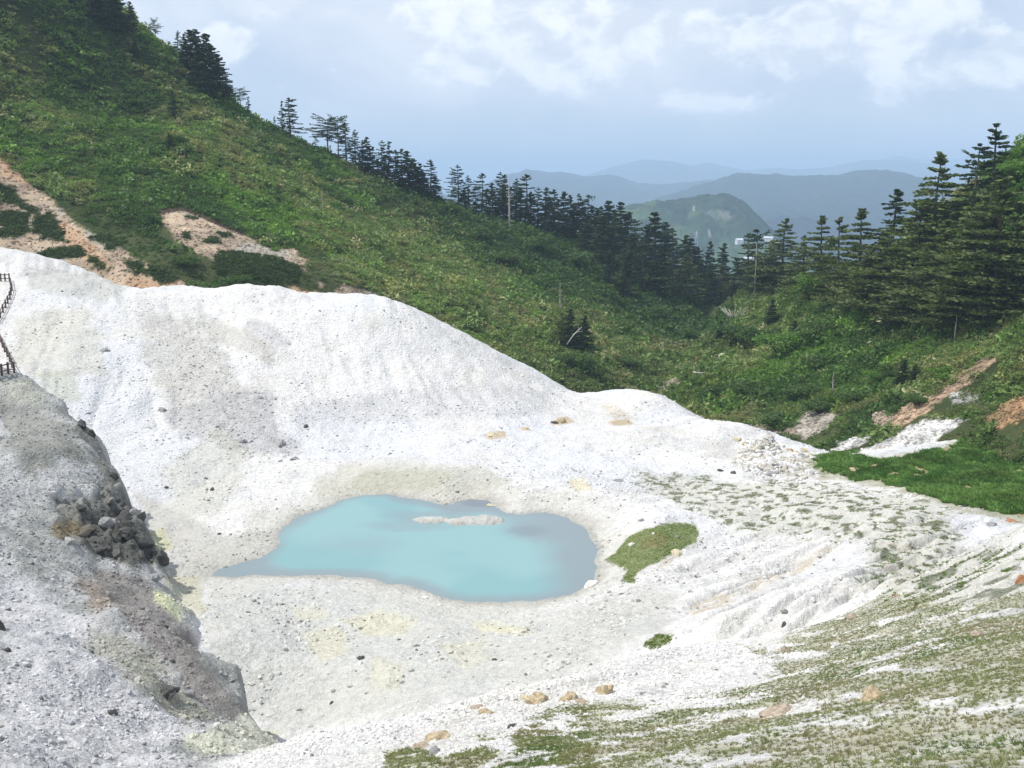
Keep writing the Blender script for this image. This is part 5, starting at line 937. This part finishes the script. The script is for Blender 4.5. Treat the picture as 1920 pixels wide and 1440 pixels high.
fence('dark wooden post fence descending to the lower path corner', [(-8,628),(0,642),(5,652),(9,661),(14,670),(19,680),(23,690),(27,700),(16,702),(4,705),(-12,709)])

# ------------------------------------------------------------------ pylon, buildings below the flat hill
mx0, my0 = X0, Y0
def mesa_hit(px, py):
    x_, y_, z_ = ray(px, py); d = np.linspace(1650, MD, 600); i = np.clip(np.searchsorted(my0, d), 0, 259); j = np.clip(np.searchsorted(mx0, x_ / y_ * d), 0, len(mx0) - 1)
    h = np.where((d > my0[0]), ZM[i, j], -999); k = np.nonzero(z_ / y_ * d < h)[0]
    return None if len(k) == 0 else (x_ / y_ * d[k[0]], d[k[0]], h[k[0]])
M_steel = plain('steel', (0.55, 0.56, 0.58), 0.6, 0.1); M_wall = plain('white_wall', (0.75, 0.75, 0.73), 0.8, 0.08); M_roof = plain('roof_sheet', (0.62, 0.64, 0.68), 0.5, 0.1)
q = mesa_hit(1305, 464) or P(1305, 464, 1800)
H_ = 30 / F * q[1]; o = empty('pylon', q); legs = Acc()
for sx_, sy_ in ((-1, -1), (1, -1), (1, 1), (-1, 1)):
    a = Acc(); a.add(tube_pts([(sx_ * H_ * .12, sy_ * H_ * .12, -2), (sx_ * H_ * .03, sy_ * H_ * .03, H_ * .7), (0, 0, H_)], [H_ * .012] * 3, 4)); add_obj('leg', a.mesh('leg', M_steel), o)
for hh in (.6, .75, .88):
    a = Acc(); a.add(tube_pts([(-H_ * .22, 0, H_ * hh), (0, 0, H_ * (hh + .02)), (H_ * .22, 0, H_ * hh)], [H_ * .008, H_ * .014, H_ * .008], 4)); add_obj('crossarm', a.mesh('crossarm', M_steel), o)
a = Acc()
for k in range(6):
    h0, h1 = H_ * .12 * k, H_ * .12 * (k + 1); w0, w1 = H_ * (.12 - .013 * k * 0.98), H_ * (.12 - .013 * (k + 1) * .98)
    a.add(tube_pts([(-w0, -w0, h0), (w1, -w1, h1)], [H_ * .006] * 2, 3)); a.add(tube_pts([(w0, w0, h0), (-w1, w1, h1)], [H_ * .006] * 2, 3))
add_obj('lattice', a.mesh('lattice', M_steel), o); tag(o, 'small steel power pylon in front of the flat-topped hill', 'pylon')
def house(px, py, w, dpt, h, label, rz):
    q = mesa_hit(px, py) or P(px, py, 1850); o = empty('building', q, rz); add_obj('wall', box_mesh(w, dpt, h + 3, M_wall, 'wall', -3), o)
    v = [(-w * .54, -dpt * .56, h), (w * .54, -dpt * .56, h), (w * .54, dpt * .56, h), (-w * .54, dpt * .56, h), (-w * .54, 0, h + dpt * .32), (w * .54, 0, h + dpt * .32)]
    me = bpy.data.meshes.new('roof'); me.from_pydata(v, [], [(0, 1, 5, 4), (2, 3, 4, 5), (1, 2, 5), (3, 0, 4), (3, 2, 1, 0)]); me.materials.append(M_roof); add_obj('roof', me, o); tag(o, label, 'building', 'white buildings below the flat-topped hill')
house(1386, 456, 13, 9, 6, 'white building left of the near wood, below the flat hill', 0.3); house(1436, 452, 26, 9, 5, 'long pale roofed building seen through the tree tops', -0.5); house(1452, 458, 20, 9, 5, 'shorter pale roofed building right of the long one', -0.4); house(1412, 490, 34, 8, 4, 'low pale building behind the leftmost conifers', 0.1)

# ------------------------------------------------------------------ dry grass stems close to the camera
M_stem = plain('dry_stem', (0.46, 0.38, 0.20), 0.8, 0.15)
for (x0, y0, x1, y1, d, lb) in [(1566,1462,1545,1308,6.6,'tall dry grass stem leaning left, foreground right'),(1610,1470,1612,1372,6.6,'straight thin dry stem right of the tall leaning one'),(1640,1462,1630,1378,6.8,'short dry stem leaning left, third from the left'),(1858,1450,1826,1352,6.2,'dry stem leaning left near the white strip'),(1886,1450,1878,1410,6.0,'short dry stem near the lower right corner'),(1785,1462,1783,1420,6.4,'short upright dry stem at the bottom edge')]:
    a, b_ = Vector(P(x0, y0, d)), Vector(P(x1, y1, d)); gz = float(G.at(a.x, a.y)); base = Vector((a.x, a.y, gz - 0.02)); tip = b_ - base; m_ = (tip * 0.5) + Vector((0.012, 0, 0.02))
    ac = Acc(); ac.add(tube_pts([(0, 0, 0), m_, tip], [0.0035, 0.0028, 0.0015], 5)); o = empty('grass_stem', base); add_obj('stem', ac.mesh('stem', M_stem), o)
    ac = Acc(); ac.add(tube_pts([tip * 0.86, tip * 0.93 + Vector((0.004, 0, 0)), tip * 1.0], [0.002, 0.0055, 0.001], 5)); add_obj('seed_head', ac.mesh('seed_head', M_stem), o); tag(o, lb, 'grass stem', 'dry stems in the foreground')
